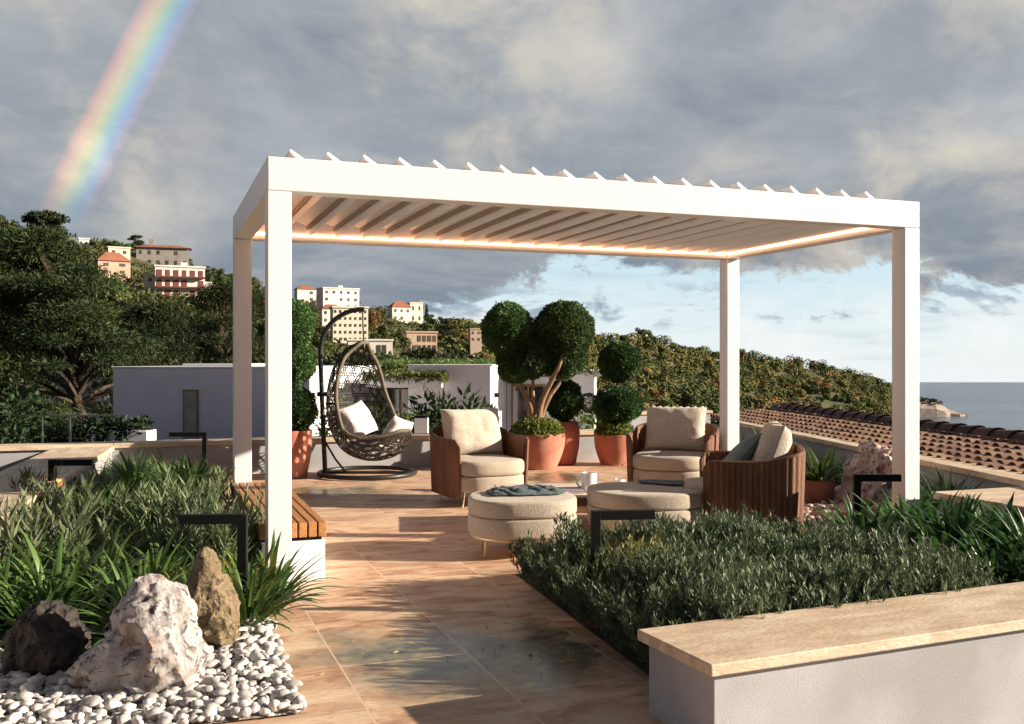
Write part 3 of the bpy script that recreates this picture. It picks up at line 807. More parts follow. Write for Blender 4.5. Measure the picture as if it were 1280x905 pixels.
def armchair(label, loc, rotz, throw_seed=1, frill=0.0, W=.84, back_tilt=-.30):
    """local frame: back at y = 0, the sitter looks towards -y"""
    t = thing('armchair', label, 'armchair', loc, rotz, 'rope armchairs round the low table')
    P, s = resample(shell_path(W, -.72, .13), .0085)
    nrm = np.gradient(P, axis=0); nrm = np.stack([-nrm[:, 1], nrm[:, 0]], 1); nrm /= np.linalg.norm(nrm, axis=1, keepdims=True)
    rib = .008 * np.abs(np.sin(np.arange(len(P)) * math.pi / 5.0))
    top = .655 + .10 * np.exp(-((s - .5) / .22) ** 4); ti = np.minimum(s, 1 - s); top = top - .07 * np.clip(1 - ti / .03, 0, 1) ** 2
    zs_ = np.linspace(0, 1, 9); vs = []; k = len(zs_)
    for sgn in (1, -1):
        for i in range(len(P)):
            for q in zs_:
                z = .10 + (top[i] - .10) * q; flare = .02 * q
                p = P[i] + nrm[i] * (sgn * (.011 + rib[i]) + flare)
                vs.append((p[0], p[1], z))
    n = len(P); fs = []
    for i in range(n - 1):
        for j in range(k - 1):
            a = i * k + j
            fs.append((a, a + 1, a + k + 1, a + k)); b = n * k + a
            fs.append((b, b + k, b + k + 1, b + 1))
    sh = MB().add(vs, fs, 0, True); sh.build('rope_shell', ROPE, t, sharp=180)
    fr = MB()
    topP = [(P[i][0] + nrm[i][0] * .02, P[i][1] + nrm[i][1] * .02, top[i]) for i in range(0, n, 5)]
    botP = [(P[i][0], P[i][1], .10) for i in range(0, n, 5)]
    fr.tube(topP, .016, 8); fr.tube(botP, .016, 8)
    for q, r_ in ((topP[0], botP[0]), (topP[-1], botP[-1])): fr.tube([r_, ((q[0] + r_[0]) / 2, (q[1] + r_[1]) / 2, (q[2] + r_[2]) / 2), q], .016, 8)
    fr.build('frame', ROPE_D, t)
    w = W - .075
    MB().slab([(x, y - .035) for x, y in outline_D(w, .86, .30)], .15, .305, .022).build('seat_base', FABRIC, t)
    MB().slab([(x, y - .035) for x, y in outline_D(w + .005, .875, .31)], .307, .455, .045, .018).build('seat_cushion', FABRIC, t)
    T = Matrix.Translation((0.0, -.20, .70)) @ Matrix.Rotation(R(90) + back_tilt, 4, 'X')
    pillow(MB(), .66, .50, .24, throw_seed, T=T, frill=frill).build('back_cushion', PILLOW, t)
    for x in (-w / 2 + .07, w / 2 - .07):
        for y in (-.10, -.70):
            sx = math.copysign(1, x)
            MB().tube([(x, y, .15), (x + .03 * sx, y - .02, .003)], [.011, .008], 8).build('leg', BRASS, t)
    return t


def rot_for(fx, fy): return math.atan2(fx, -fy)      # turns local -y to (fx, fy)


armchair('rope armchair with plump cream cushion beside the hanging chair, facing the ottomans', (-.50, 10.45, 0), rot_for(.42, -.9), 2, W=.79)
armchair('rope armchair with fringed cushion in front of the two-ball topiary pot', (1.84, 10.95, 0), rot_for(-.30, -.95), 5, frill=.011, W=.85)
CH3 = (2.27, 7.90)
armchair('rope armchair seen from its side at the rosemary edge, with a small teal cushion', (*CH3, 0), rot_for(-.985, .16), 9, W=.84, back_tilt=-.34)
a3 = rot_for(-.985, .16); c3, s3 = math.cos(a3), math.sin(a3)
def in3(x, y): return (CH3[0] + x * c3 - y * s3, CH3[1] + x * s3 + y * c3)
T = Matrix.Translation((*in3(-.06, -.44), .66)) @ Matrix.Rotation(a3, 4, 'Z') @ Matrix.Rotation(R(90) - .75, 4, 'X') @ Matrix.Rotation(.5, 4, 'Z')
o = pillow(MB(), .40, .40, .13, 4, n=18, T=T).build('scatter_cushion', SAGEC); tag(o, 'small pale teal cushion leaning on the side-on armchair seat', 'cushion')


def ottoman(label, loc, rotz, rx=.43, ry=.40):
    t = thing('ottoman', label, 'ottoman', loc, rotz, 'round beige ottomans')
    el = [(rx * math.copysign(abs(math.cos(a)) ** .78, math.cos(a)), ry * math.copysign(abs(math.sin(a)) ** .78, math.sin(a))) for a in np.linspace(0, 2 * math.pi, 48, endpoint=False)]
    MB().slab(el, .155, .298, .02).build('base', FABRIC, t)
    MB().slab(el, .300, .425, .026, .010).build('cushion', FABRIC, t)
    MB().slab([(x * .965, y * .965) for x, y in el], .135, .156, .006).build('plinth', BRASS, t)
    for a in (.6, 2.5, 3.75, 5.6):
        x, y = rx * .86 * math.cos(a), ry * .86 * math.sin(a)
        MB().tube([(x, y, .14), (x * 1.03, y * 1.03, .003)], [.011, .010], 8).build('leg', BRASS, t)
    return t


ottoman('round beige ottoman under the crumpled teal throw, nearest the open paving', (.075, 7.42, 0), .1, .405, .385)
ottoman('round beige ottoman drawn up to the side-on armchair, a flat teal cloth on it', (1.05, 7.86, 0), .0, .45, .42)


def throw_cloth(name, label, loc, rotz, w, d, hgt, seed, nf=5, flat=False):
    n, m = 70, 44; vs = []; fs = []
    for i in range(n + 1):
        for j in range(m + 1):
            a, b = 2 * i / n - 1, 2 * j / m - 1
            ed = 1 + .16 * mnoise.noise(Vector((a * 1.5 + seed, b * 1.5, 0))) + .05 * mnoise.noise(Vector((a * 5, b * 5 + seed, 2)))
            q = math.sqrt(max(0.0, 1 - .32 * b * b)); p = math.sqrt(max(0.0, 1 - .38 * a * a))
            x = a * q * w / 2 * ed + .02 * mnoise.noise(Vector((a * 3, b * 3, seed))); y = b * p * d / 2 * ed
            fold = abs(math.sin(a * nf * .9 + 1.9 * b + 2.2 * mnoise.noise(Vector((a * 1.3, b * 1.7, seed * 2)))))
            f2 = abs(mnoise.noise(Vector((a * 3.1 + seed, b * 2.4, 5)))) * 1.4
            env = max(0, 1 - max(abs(a), abs(b)) ** 3)
            z = .006 + hgt * env * (.35 + .65 * (fold ** 1.3) * (.6 + f2)) if not flat else .008 + hgt * env * (.25 + f2 * .6)
            vs.append((x, y, z))
    for i in range(n):
        for j in range(m):
            a = i * (m + 1) + j; fs.append((a, a + m + 1, a + m + 2, a + 1))
    o = MB().add(vs, fs, 0, True).build(name, TEAL, loc=loc, rotz=rotz, sharp=180)
    s = o.modifiers.new('thick', 'SOLIDIFY'); s.thickness = .006; s.offset = 1
    return tag(o, label, 'throw')


throw_cloth('throw_blanket', 'crumpled teal wool throw heaped on the nearer ottoman', (.10, 7.49, .434), .22, .64, .42, .042, 3, 9)
throw_cloth('throw_blanket', 'smooth teal cloth laid across the ottoman beside the side-on armchair', (1.28, 8.05, .434), -.35, .50, .28, .012, 8, 2, True)

# low table and what stands on it
tb = thing('coffee_table', 'low table with pale top and wooden sides between the ottomans', 'table', (.60, 8.72, 0), .12)
MB().slab([(x, y) for x, y in [(-.72, -.42), (.72, -.42), (.72, .42), (-.72, .42)]], .285, .305, .006).build('tabletop', M('pale_tabletop', (.74, .66, .58), (.66, .58, .5), 4, 6, rough=.35), tb)
for y in (-.38, .35): MB().box(-.68, .68, y, y + .03, .15, .284).build('apron', TABLEW, tb, bevel=.003)
for x in (-.68, .65): MB().box(x, x + .03, -.349, .349, .15, .284).build('apron', TABLEW, tb, bevel=.003)
for x in (-.67, .63):
    for y in (-.37, .33): MB().box(x, x + .04, y, y + .04, .003, .149).build('leg', TABLEW, tb)


def mug(name, label, cat, loc, r, h, rotz, group=None):
    t = thing(name, label, cat, loc, rotz, group)
    MB().lathe([(.02, .0), (r * .78, .0), (r * .86, h * .06), (r, h * .5), (r, h), (r - .006, h), (r - .007, h * .5), (r * .7, h * .1), (.01, h * .09)], 28).build('body', CERAM, t)
    pts = [(r * .96 + r * .62 * math.sin(a), 0, h * .53 + h * .30 * math.cos(a)) for a in np.linspace(0, math.pi, 10)]
    MB().tube(pts, r * .13, 8).build('handle', CERAM, t)
    return t


mug('jug', 'tall white china jug on the low table', 'jug', (.665, 8.53, .3055), .068, .165, R(165))
mug('cup', 'small white cup beside the jug, the left one of two', 'cup', (.83, 8.60, .3055), .042, .06, R(200), 'white cups on the low table')
mug('cup', 'small white cup farther from the jug, with its handle turned away', 'cup', (.95, 8.74, .3055), .046, .085, R(40), 'white cups on the low table')
mb = MB()
for k in range(4): mb.box(-.15 + .004 * k, .15 - .003 * k, -.10, .10 - .005 * k, .002 + k * .008, .009 + k * .008, k % 2)
o = mb.build('folded_napkin', [LINEN_W, M('mauve_stripe', (.28, .22, .30), rough=.9)], loc=(.46, 8.50, .3055), rotz=.1, bevel=.002); tag(o, 'folded white and mauve striped cloth beside the jug', 'napkin')

# ================================================================== HANGING EGG CHAIR
HX, HY = -1.88, 12.45
hs = thing('chair_stand', 'black tubular stand with ring base holding the woven hanging chair', 'stand', (HX, HY, 0), 0)
ring = [(.06 + .60 * math.cos(a), -.02 + .60 * math.sin(a), .035) for a in np.linspace(0, 2 * math.pi, 56, endpoint=False)]
MB().tube(ring, .028, 10, closed=True).build('base_ring', DARKM, hs)
bar = MB().tube([(-.52, -.02, .035), (-.1, -.02, .035), (.655, -.02, .035)], .02, 8); bar.build('cross_bar', DARKM, hs)
pp = [(-.47, -.02, .03), (-.50, -.02, .7), (-.525, -.02, 1.35), (-.53, -.02, 1.55), (-.505, -.02, 1.72), (-.43, -.02, 1.87), (-.32, -.02, 1.98), (-.18, -.02, 2.055), (-.06, -.02, 2.085), (.02, -.02, 2.085)]
def smooth_path(P, n=6):
    P = [np.array(p) for p in P]; out = []
    for i in range(len(P) - 1):
        p0, p1, p2, p3 = P[max(i - 1, 0)], P[i], P[i + 1], P[min(i + 2, len(P) - 1)]
        for t in np.linspace(0, 1, n, endpoint=False):
            out.append(tuple(.5 * (2 * p1 + (p2 - p0) * t + (2 * p0 - 5 * p1 + 4 * p2 - p3) * t * t + (3 * p1 - p0 - 3 * p2 + p3) * t ** 3)))
    out.append(tuple(P[-1])); return out
MB().tube(smooth_path(pp), .030, 12).build('pole', DARKM, hs)
MB().tube([(-.47, -.02, .42), (-.34, -.02, .2), (-.22, -.02, .05)], .013, 8).build('brace', DARKM, hs)
MB().tube([(-.57, -.02, 1.02), (-.44, -.02, 1.02)], .03, 8).build('lock_knob', DARKM, hs)

eg = thing('hanging_chair', 'woven dark rattan egg chair hanging from the black stand', 'hanging chair', (HX, HY - .02, 0), R(54))
# spine of the shell in the (forward, up) plane, with half-width and side depth along it
sp = np.array([(.02, 1.70, .05, .03), (-.16, 1.60, .26, .16), (-.30, 1.38, .38, .28), (-.38, 1.10, .44, .36), (-.38, .80, .48, .42), (-.28, .50, .50, .44), (-.06, .27, .50, .40),
               (.22, .20, .48, .36), (.48, .27, .42, .27), (.66, .43, .28, .15), (.74, .58, .08, .03)])
spS = np.concatenate([[0], np.cumsum(np.linalg.norm(np.diff(sp[:, :2], axis=0), axis=1))]); SL = spS[-1]
fine_t = np.linspace(0, SL, 200)
def cr(col):
    from_pts = smooth_path([(a,) for a in sp[:, col]], 20); xs = []
    for i in range(len(sp) - 1): xs += list(np.linspace(spS[i], spS[i + 1], 20, endpoint=False))
    xs.append(SL); return np.interp(fine_t, xs, [p[0] for p in from_pts])
CF, CZ, CW, CD = cr(0), cr(1), cr(2), cr(3)
def shell(a, s):
    """a: length along the spine, s in [-1, 1] across"""
    f, z, w, d = (np.interp(a, fine_t, q) for q in (CF, CZ, CW, CD)); e = 4.0 / 200 * SL
    df = np.interp(a + e, fine_t, CF) - np.interp(a - e, fine_t, CF); dz = np.interp(a + e, fine_t, CZ) - np.interp(a - e, fine_t, CZ)
    l = math.hypot(df, dz); nx, nz = -dz / l, df / l
    if nx * (.12 - f) + nz * (.95 - z) < 0: nx, nz = -nx, -nz
    th = s * R(100); k = 1 - math.cos(th)
    return Vector((w * math.sin(th), -(f + nx * d * k * .85), z + nz * d * k * .85))
wv = MB(); WEFF = .75; spc = .135
fams = [(0.0,), (60.0,), (120.0,)]
for fi, (ang,) in enumerate(fams):
    ca, sa = math.cos(R(ang)), math.sin(R(ang)); nrm_ = (-sa, ca)
    for k in range(-40, 41):
        for pair in (-.017, .017):
            off = (k + (.5 if fi == 0 else 0)) * spc + pair; seg = []
            for q in np.arange(-3.2, 3.2, .035):
                a = SL / 2 + q * sa + off * nrm_[1] * 1.0; s = (q * ca + off * nrm_[0]) / WEFF
                if 0.01 < a < SL - .01 and abs(s) <= 1.0: seg.append(shell(a, s))
                else:
                    if len(seg) > 1: wv.tube(seg, .0065, 5, cap=False)
                    seg = []
            if len(seg) > 1: wv.tube(seg, .0065, 5, cap=False)
wv.build('basket', RATTAN, eg, sharp=180)
rim = [shell(a, 1.0) for a in np.linspace(0.01, SL - .01, 50)] + [shell(a, -1.0) for a in np.linspace(SL - .01, 0.01, 50)]
MB().tube(rim, .026, 10, closed=True).build('rim', RATRIM, eg)
MB().tube([shell(SL * .36, s) for s in np.linspace(-1, 1, 24)], .016, 8).build('waist_band', RATTAN, eg)
MB().tube([(0, -.02, 1.69), (0, -.005, 1.9), (0, 0, 2.08)], .009, 6).build('hanging_rope', DARKM, eg)
mb = MB(); mb.slab([(.34 * math.cos(a), -.16 + .36 * math.sin(a)) for a in np.linspace(0, 2 * math.pi, 32, endpoint=False)], .33, .43, .045, .02); mb.build('seat_pad', LINEN_W, eg)
ce, se = math.cos(R(54)), math.sin(R(54))
def ine(x, y, z): return (HX + x * ce - y * se, HY - .02 + x * se + y * ce, z)
T = Matrix.Translation(ine(-.05, .02, .70)) @ Matrix.Rotation(R(54), 4, 'Z') @ Matrix.Rotation(R(62), 4, 'X') @ Matrix.Rotation(.25, 4, 'Z')
o = pillow(MB(), .46, .44, .17, 11, n=18, T=T).build('scatter_cushion', LINEN_W); tag(o, 'white linen cushion propped against the back of the hanging chair', 'cushion')
T = Matrix.Translation(ine(.08, -.50, .56)) @ Matrix.Rotation(R(54), 4, 'Z') @ Matrix.Rotation(R(118), 4, 'X') @ Matrix.Rotation(-.3, 4, 'Z')
o = pillow(MB(), .42, .38, .15, 13, n=18, T=T).build('scatter_cushion', LINEN_W); tag(o, 'white linen cushion at the front lip of the hanging chair', 'cushion')

# ================================================================== PATH LIGHTS
GLOW = emis('path_lamp_glow', (1.0, .52, .14), 45.0)
def path_light(label, loc, rotz, h=.58, arm=.34):
    t = thing('path_light', label, 'path light', loc, rotz, 'black angled path lights'); q = .026
    MB().box(-q, q, -q, q, 0, h).build('post', BLACK, t, bevel=.003)
    MB().box(q + .001, arm, -q, q, h - .018, h).box(q + .001, arm, -q, -q + .005, h - .052, h - .0181).box(q + .001, arm, q - .005, q, h - .052, h - .0181).box(arm - .006, arm, -q + .0051, q - .0051, h - .052, h - .0181).build('arm', BLACK, t)
    MB().box(.06, arm - .03, -q * .6, q * .6, h - .028, h - .019).build('lamp', GLOW, t)
path_light('black angled path light rising from the rosemary', (.475, 5.62, 0), R(6))
path_light('black angled path light behind the tan boulder, arm to the left', (-1.50, 5.50, 0), R(184))
path_light('black angled path light beside the coping of the left bed wall', (-3.98, 8.55, 0), R(4))
path_light('black angled path light at the back of the left bed, by the parapet', (-3.70, 11.9, 0), R(182), arm=.42)
path_light('black angled path light in front of the pink boulder', (2.60, 7.45, 0), R(-4), arm=.32)

# ================================================================== POTS AND TOPIARY
def bowl_pot(t, r, h, mat=TERRA, foot=.68):
    pr = [(r * foot * .98, 0), (r * foot, .01)]
    for k in range(1, 13):
        q = k / 12; pr.append((r * (foot + (1 - foot) * math.sin(q * math.pi * .56) / math.sin(math.pi * .56) * (1.04 - .04 * q)), h * q))
    rr = pr[-1][0]
    pr += [(rr - .012, h + .008), (rr - .035, h + .002), (rr - .045, h - .06), (.01, h - .06)]
    MB().lathe(pr, 40).build('pot', mat, t)
    MB().lathe([(rr - .05, h - .059), (rr - .06, h - .045), (.01, h - .04)], 24).build('potting_soil', SOIL, t)


def crown_ball(t, c, rad, n, seed, mat=TOPI, L=.045, W=.026):
    rg = np.random.default_rng(seed)
    v, q = ball_leaves(rg, c, rad, int(n * 1.7), L * .72, W * .72, .80)
    npmesh('crown', v, q, mat, t)


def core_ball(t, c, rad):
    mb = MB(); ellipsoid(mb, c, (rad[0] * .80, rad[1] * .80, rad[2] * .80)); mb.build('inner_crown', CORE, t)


# big bowl with the many-headed tree
t = thing('topiary_tree', 'tall many-headed topiary tree in the widest terracotta bowl', 'potted tree', (.34, 13.25, 0))
bowl_pot(t, .37, .47)
for j, (P, r0, r1) in enumerate(((((-.02, 0, .42), (-.05, 0, .62), (-.10, 0, .85), (-.22, .0, 1.1), (-.32, 0, 1.35), (-.36, 0, 1.6)), .05, .02), (((.02, -.02, .42), (.02, 0, .7), (.08, 0, .95), (.20, -.1, 1.2), (.30, -.2, 1.42), (.36, -.08, 1.65)), .055, .018),
                  (((.04, .02, .42), (.06, .03, .7), (.16, .04, .95), (.3, .06, 1.15), (.36, .06, 1.35)), .045, .018), (((0, 0, .42), (-.03, .02, .72), (-.06, .05, 1.0), (-.05, .07, 1.3)), .04, .018))):
    pth = smooth_path(P, 5); MB().tube(pth, list(np.linspace(r0, r1, len(pth))), 10).build('stem', TRUNKM, t)
for c, rad, n, mt in (((-.40, .0, 1.86), (.34, .34, .36), 7000, TOPI), ((.36, 0.04, 1.84), (.40, .38, .40), 8500, TOPI), ((-.16, .05, 1.50), (.38, .36, .30), 6500, TOPI_D), ((.34, .12, 1.50), (.33, .32, .30), 5500, TOPI), ((-.30, -.02, 1.32), (.22, .22, .17), 2500, TOPI)):
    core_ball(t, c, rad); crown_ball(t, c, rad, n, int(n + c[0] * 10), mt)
rg = np.random.default_rng(5)
def low_cover(t, r, z, h, n, seed, mat=LIME, name='underplanting', L=.05, W=.035):
    rg = np.random.default_rng(seed)
    a = rg.uniform(0, 6.283, n); q = np.sqrt(rg.uniform(0, 1, n)) * r
    P = np.stack([q * np.cos(a), q * np.sin(a), z + h * np.sqrt(np.maximum(0, 1 - (q / r) ** 2)) * rg.uniform(.2, 1, n)], 1)
    D = np.stack([np.cos(a) * .6, np.sin(a) * .6, np.ones(n)], 1) + rg.normal(size=(n, 3)) * .6
    v, f = leafquads(rg, P, D, L * rg.uniform(.6, 1.3, n), W * rg.uniform(.7, 1.3, n)); npmesh(name, v, f, mat, t)
low_cover(t, .36, .42, .26, 2600, 1)

t = thing('topiary_ball', 'single dark clipped ball in a tall terracotta pot behind the widest bowl', 'potted shrub', (.72, 13.75, 0))
MB().lathe([(.14, 0), (.17, .02), (.215, .25), (.225, .45), (.205, .58), (.19, .60), (.175, .58), (.17, .55), (.01, .55)], 32).build('pot', M('dark_terracotta', (.38, .125, .085), (.32, .10, .07), 4, 5, rough=.8), t)
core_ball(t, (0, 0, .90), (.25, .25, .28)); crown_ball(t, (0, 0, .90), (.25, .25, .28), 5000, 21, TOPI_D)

t = thing('topiary_shrub', 'two-ball topiary with lime underplanting in the right terracotta bowl', 'potted shrub', (1.43, 13.75, 0))
bowl_pot(t, .285, .42)
MB().tube([(0, 0, .38), (.02, 0, .8), (.04, .0, 1.3)], [.025, .022, .016], 8).build('stem', TRUNKM, t)
for c, rad, n in (((.04, -.02, .82), (.33, .30, .25), 6500), ((.07, 0, 1.42), (.29, .29, .27), 6000)):
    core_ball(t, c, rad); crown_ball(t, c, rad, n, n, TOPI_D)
low_cover(t, .27, .38, .26, 1500, 2); crown_ball(t, (-.36, 0, .86), (.12, .12, .12), 420, 3, TOPI); crown_ball(t, (.36, 0, .95), (.11, .1, .10), 360, 4, TOPI)

t = thing('topiary_tree', 'tall stacked topiary in a plain terracotta pot half hidden by the front left post', 'potted tree', (-2.74, 12.2, 0))
bowl_pot(t, .27, .58, foot=.74)
MB().tube([(0, 0, .5), (.02, 0, 1.1), (0, .0, 2.0)], [.03, .028, .018], 8).build('stem', TRUNKM, t)
for c, rad, n, mt in (((.06, 0, .84), (.26, .26, .28), 5200, TOPI_D), ((.03, 0, 1.42), (.27, .27, .28), 5200, TOPI), ((.01, 0, 1.86), (.27, .27, .33), 5500, TOPI)):
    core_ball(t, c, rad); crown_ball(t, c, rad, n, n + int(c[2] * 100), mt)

t = thing('round_pot', 'small round dark terracotta pot with leafy plant beside the pink boulder', 'potted plant', (3.02, 9.75, 0))
bowl_pot(t, .16, .26, M('dark_clay', (.26, .10, .075), (.2, .08, .06), 4, 5, rough=.8), .6)
v, f = strap_mesh(np.random.default_rng(3), 46, (.3, .5), .045); o = npmesh('leaves', v, f, STRAP, t, smooth=True); o.location = (0, 0, .2)

# ================================================================== BOULDERS
boulder('quartz_boulder', [(-.38, .0), (-.39, .09), (-.26, .20), (-.18, .31), (-.17, .385), (-.115, .475), (-.03, .505), (.06, .495), (.12, .44), (.175, .375), (.20, .30), (.235, .18), (.24, .07), (.2, -.03), (.02, -.06), (-.2, -.06)], .24, QUARTZ, .045, 3, 6, .007)
o = bpy.data.objects['quartz_boulder']; o.location = (-1.565, 4.34, 0); o.scale = (1.02, 1, .92); tag(o, 'white quartz boulder with pink and dark veins on the pebbles', 'boulder')
o = boulder('tuff_boulder', [(-.06, .52), (-.025, .50), (.03, .39), (.075, .28), (.105, .16), (.105, .03), (.05, -.04), (-.1, -.04), (-.17, .05), (-.18, .18), (-.16, .3), (-.13, .4), (-.095, .49)], .15, TUFF, .022, 8, 6, .005)
o.location = (-1.47, 4.93, 0); o.rotation_euler = (0, 0, .2); tag(o, 'tall tan pear-shaped boulder under the path light arm', 'boulder')
o = boulder('lava_boulder', [(-.19, .0), (-.20, .12), (-.15, .22), (-.06, .305), (.04, .30), (.12, .22), (.185, .10), (.19, .02), (.10, -.04), (-.1, -.05)], .17, LAVA, .028, 5, 6, .010)
o.location = (-2.13, 4.55, 0); tag(o, 'squat dark brown lava boulder lying left of the quartz boulder', 'boulder')
o = boulder('quartz_boulder', [(-.56, -.02), (-.5, .09), (-.36, .18), (-.26, .33), (-.17, .50), (-.06, .62), (.10, .635), (.26, .52), (.36, .36), (.39, .2), (.37, .05), (.3, -.05), (0, -.06), (-.3, -.05)], .34, PINKQ, .08, 12, 6, .016)
o.location = (3.62, 9.75, 0); o.rotation_euler = (0, 0, .25); tag(o, 'large pink quartz boulder between the side-on armchair and the right post', 'boulder')
for k, (x, y, r, l) in enumerate(((3.02, 8.75, .13, 'small pale rock at the foot of the pink boulder, nearer the armchair'), (3.42, 8.62, .17, 'rounded cream rock showing under the right path light arm'), (2.62, 9.2, .09, 'little pinkish rock beside the round dark pot'))):
    o = boulder('rock', [(r * math.cos(a) * 1.2, .45 * r + r * .75 * math.sin(a)) for a in np.linspace(0, 6.283, 14, endpoint=False)], r * .9, PINKQ, .02, 20 + k, 4, .01); o.location = (x, y, 0); tag(o, l, 'rock')
o = boulder('rock', [(.10 * math.cos(a), .05 + .08 * math.sin(a)) for a in np.linspace(0, 6.283, 12, endpoint=False)], .09, PINKQ, .02, 31, 4, .01); o.location = (-1.83, 4.95, 0); tag(o, 'small brownish rock half hidden between the dark and quartz boulders', 'rock')

# ================================================================== PEBBLES (nobody could count them)
def in_poly(x, y, poly):
    c = False; n = len(poly)
    for i in range(n):
        (x1, y1), (x2, y2) = poly[i], poly[(i + 1) % n]
        if (y1 > y) != (y2 > y) and x < (x2 - x1) * (y - y1) / (y2 - y1) + x1: c = not c
    return c


def pebbles(name, poly, n, r0, r1, mat, seed):
    bm = bmesh.new(); bmesh.ops.create_icosphere(bm, subdivisions=2, radius=1)
    bv = np.array([v.co[:] for v in bm.verts]); bf = np.array([[v.index for v in f.verts] for f in bm.faces]); bm.free()
    rg = np.random.default_rng(seed); xs = [p[0] for p in poly]; ys = [p[1] for p in poly]; pts = []; grid = {}
    tries = 0
    while len(pts) < n and tries < n * 40:
        tries += 1
        x, y = rg.uniform(min(xs), max(xs)), rg.uniform(min(ys), max(ys))
        if not in_poly(x, y, poly): continue
        r = rg.uniform(r0, r1) * (1.35 if rg.uniform() < .15 else 1); key = (int(x / .08), int(y / .08)); hits = 0
        for i in (-1, 0, 1):
            for j in (-1, 0, 1):
                for (a, b, c) in grid.get((key[0] + i, key[1] + j), ()):
                    if (a - x) ** 2 + (b - y) ** 2 < (.72 * (c + r)) ** 2: hits += 1
        if hits > 1: continue
        grid.setdefault(key, []).append((x, y, r)); pts.append((x, y, r, .010 + r * (.45 + .55 * hits)))
    vs = []; fs = []
    for k, (x, y, r, z) in enumerate(pts):
        d = rg.normal(size=3) * .9; s = np.array([rg.uniform(.85, 1.4), rg.uniform(.65, 1.0), rg.uniform(.42, .75)]) * r
        ph = rg.uniform(0, 6.283, 3); w = 1 + .17 * np.sin(bv[:, 0] * 2.9 + ph[0]) + .14 * np.sin(bv[:, 1] * 3.7 + ph[1]) + .12 * np.sin(bv[:, 2] * 3.4 + ph[2]); w = np.minimum(w, 1.12)
        a = rg.uniform(0, 6.283); t1 = rg.uniform(-.35, .35); p = bv * w[:, None] * s
        p = np.stack([p[:, 0], p[:, 1] * math.cos(t1) - p[:, 2] * math.sin(t1), p[:, 1] * math.sin(t1) + p[:, 2] * math.cos(t1)], 1)
        p = np.stack([p[:, 0] * math.cos(a) - p[:, 1] * math.sin(a), p[:, 0] * math.sin(a) + p[:, 1] * math.cos(a), p[:, 2]], 1) + (x, y, z)
        fs.append(bf + len(vs) * len(bv)); vs.append(p)
    o = npmesh(name, np.concatenate(vs), np.concatenate(fs), mat, smooth=True)
    return tag(o, kind='stuff')


PEBM = M('white_pebble', (.60, .575, .56), (.42, .395, .38), 14, 6, rough=.75, island=.32, bump=.15, bscale=60)
PEBP = M('pink_pebble', (.50, .38, .33), (.36, .25, .22), 14, 6, rough=.8, island=.3, bump=.15, bscale=60)
tag(pebbles('gravel', PEB, 2700, .014, .033, PEBM, 3), 'loose white pebbles covering the ground around the front boulders', 'gravel')
tag(pebbles('gravel', [(2.45, 8.5), (4.1, 8.9), (3.95, 12), (2.9, 12), (2.4, 10)], 900, .025, .045, PEBP, 4), 'pinkish pebbles around the large pink boulder', 'gravel')

# ================================================================== BED PLANTS
def clump(name, seed, kind):
    rg = np.random.default_rng(seed)
    if kind == 'strap': v, f = strap_mesh(rg, 84, (.34, .60), .041, (30, 86), 1.25)
    elif kind == 'fine': v, f = strap_mesh(rg, 80, (.25, .46), .020, (35, 88), 1.1)
    elif kind == 'broad': v, f = strap_mesh(rg, 92, (.34, .58), .050, (38, 88), 1.15)
    else: v, f = sage_mesh(rg, 34, .46, .125, .0155)
    return v, f


def proto(name, kind, seed, mat, label, cat, group):
    t = thing(name, label, cat, (0, 0, -50), 0, group)
    v, f = clump(name, seed, kind); npmesh('foliage', v, f, mat, t, smooth=(kind != 'sage'))
    return t


PROTO = {}
for i in range(3):
    PROTO['strap', i] = proto('strap_leaf_plant', 'strap', 40 + i, STRAP, '', 'plant', '')
    PROTO['fine', i] = proto('strap_leaf_plant', 'fine', 50 + i, STRAP, '', 'plant', '')
    PROTO['dark', i] = proto('strap_leaf_plant', 'broad', 60 + i, STRAPD, '', 'plant', '')
    PROTO['sage', i] = proto('sage_plant', 'sage', 70 + i, SAGE, '', 'plant', '')
used = set()


def plant(kind, x, y, sc, label, group, z=0.0):
    k = (kind, int(rng.integers(3))); rz = rng.uniform(0, 6.283)
    if k not in used:
        used.add(k); r = PROTO[k]; r.location = (x, y, z); r.rotation_euler = (0, 0, rz); r.scale = (sc,) * 3; r['label'] = label; r['group'] = group
        return r
    return dup(PROTO[k], (x, y, z), rz, sc, label, group)


GL = 'plants filling the left bed'
pl = []
def free(x, y, d): return all((x - a) ** 2 + (y - b) ** 2 > d * d for a, b in pl)
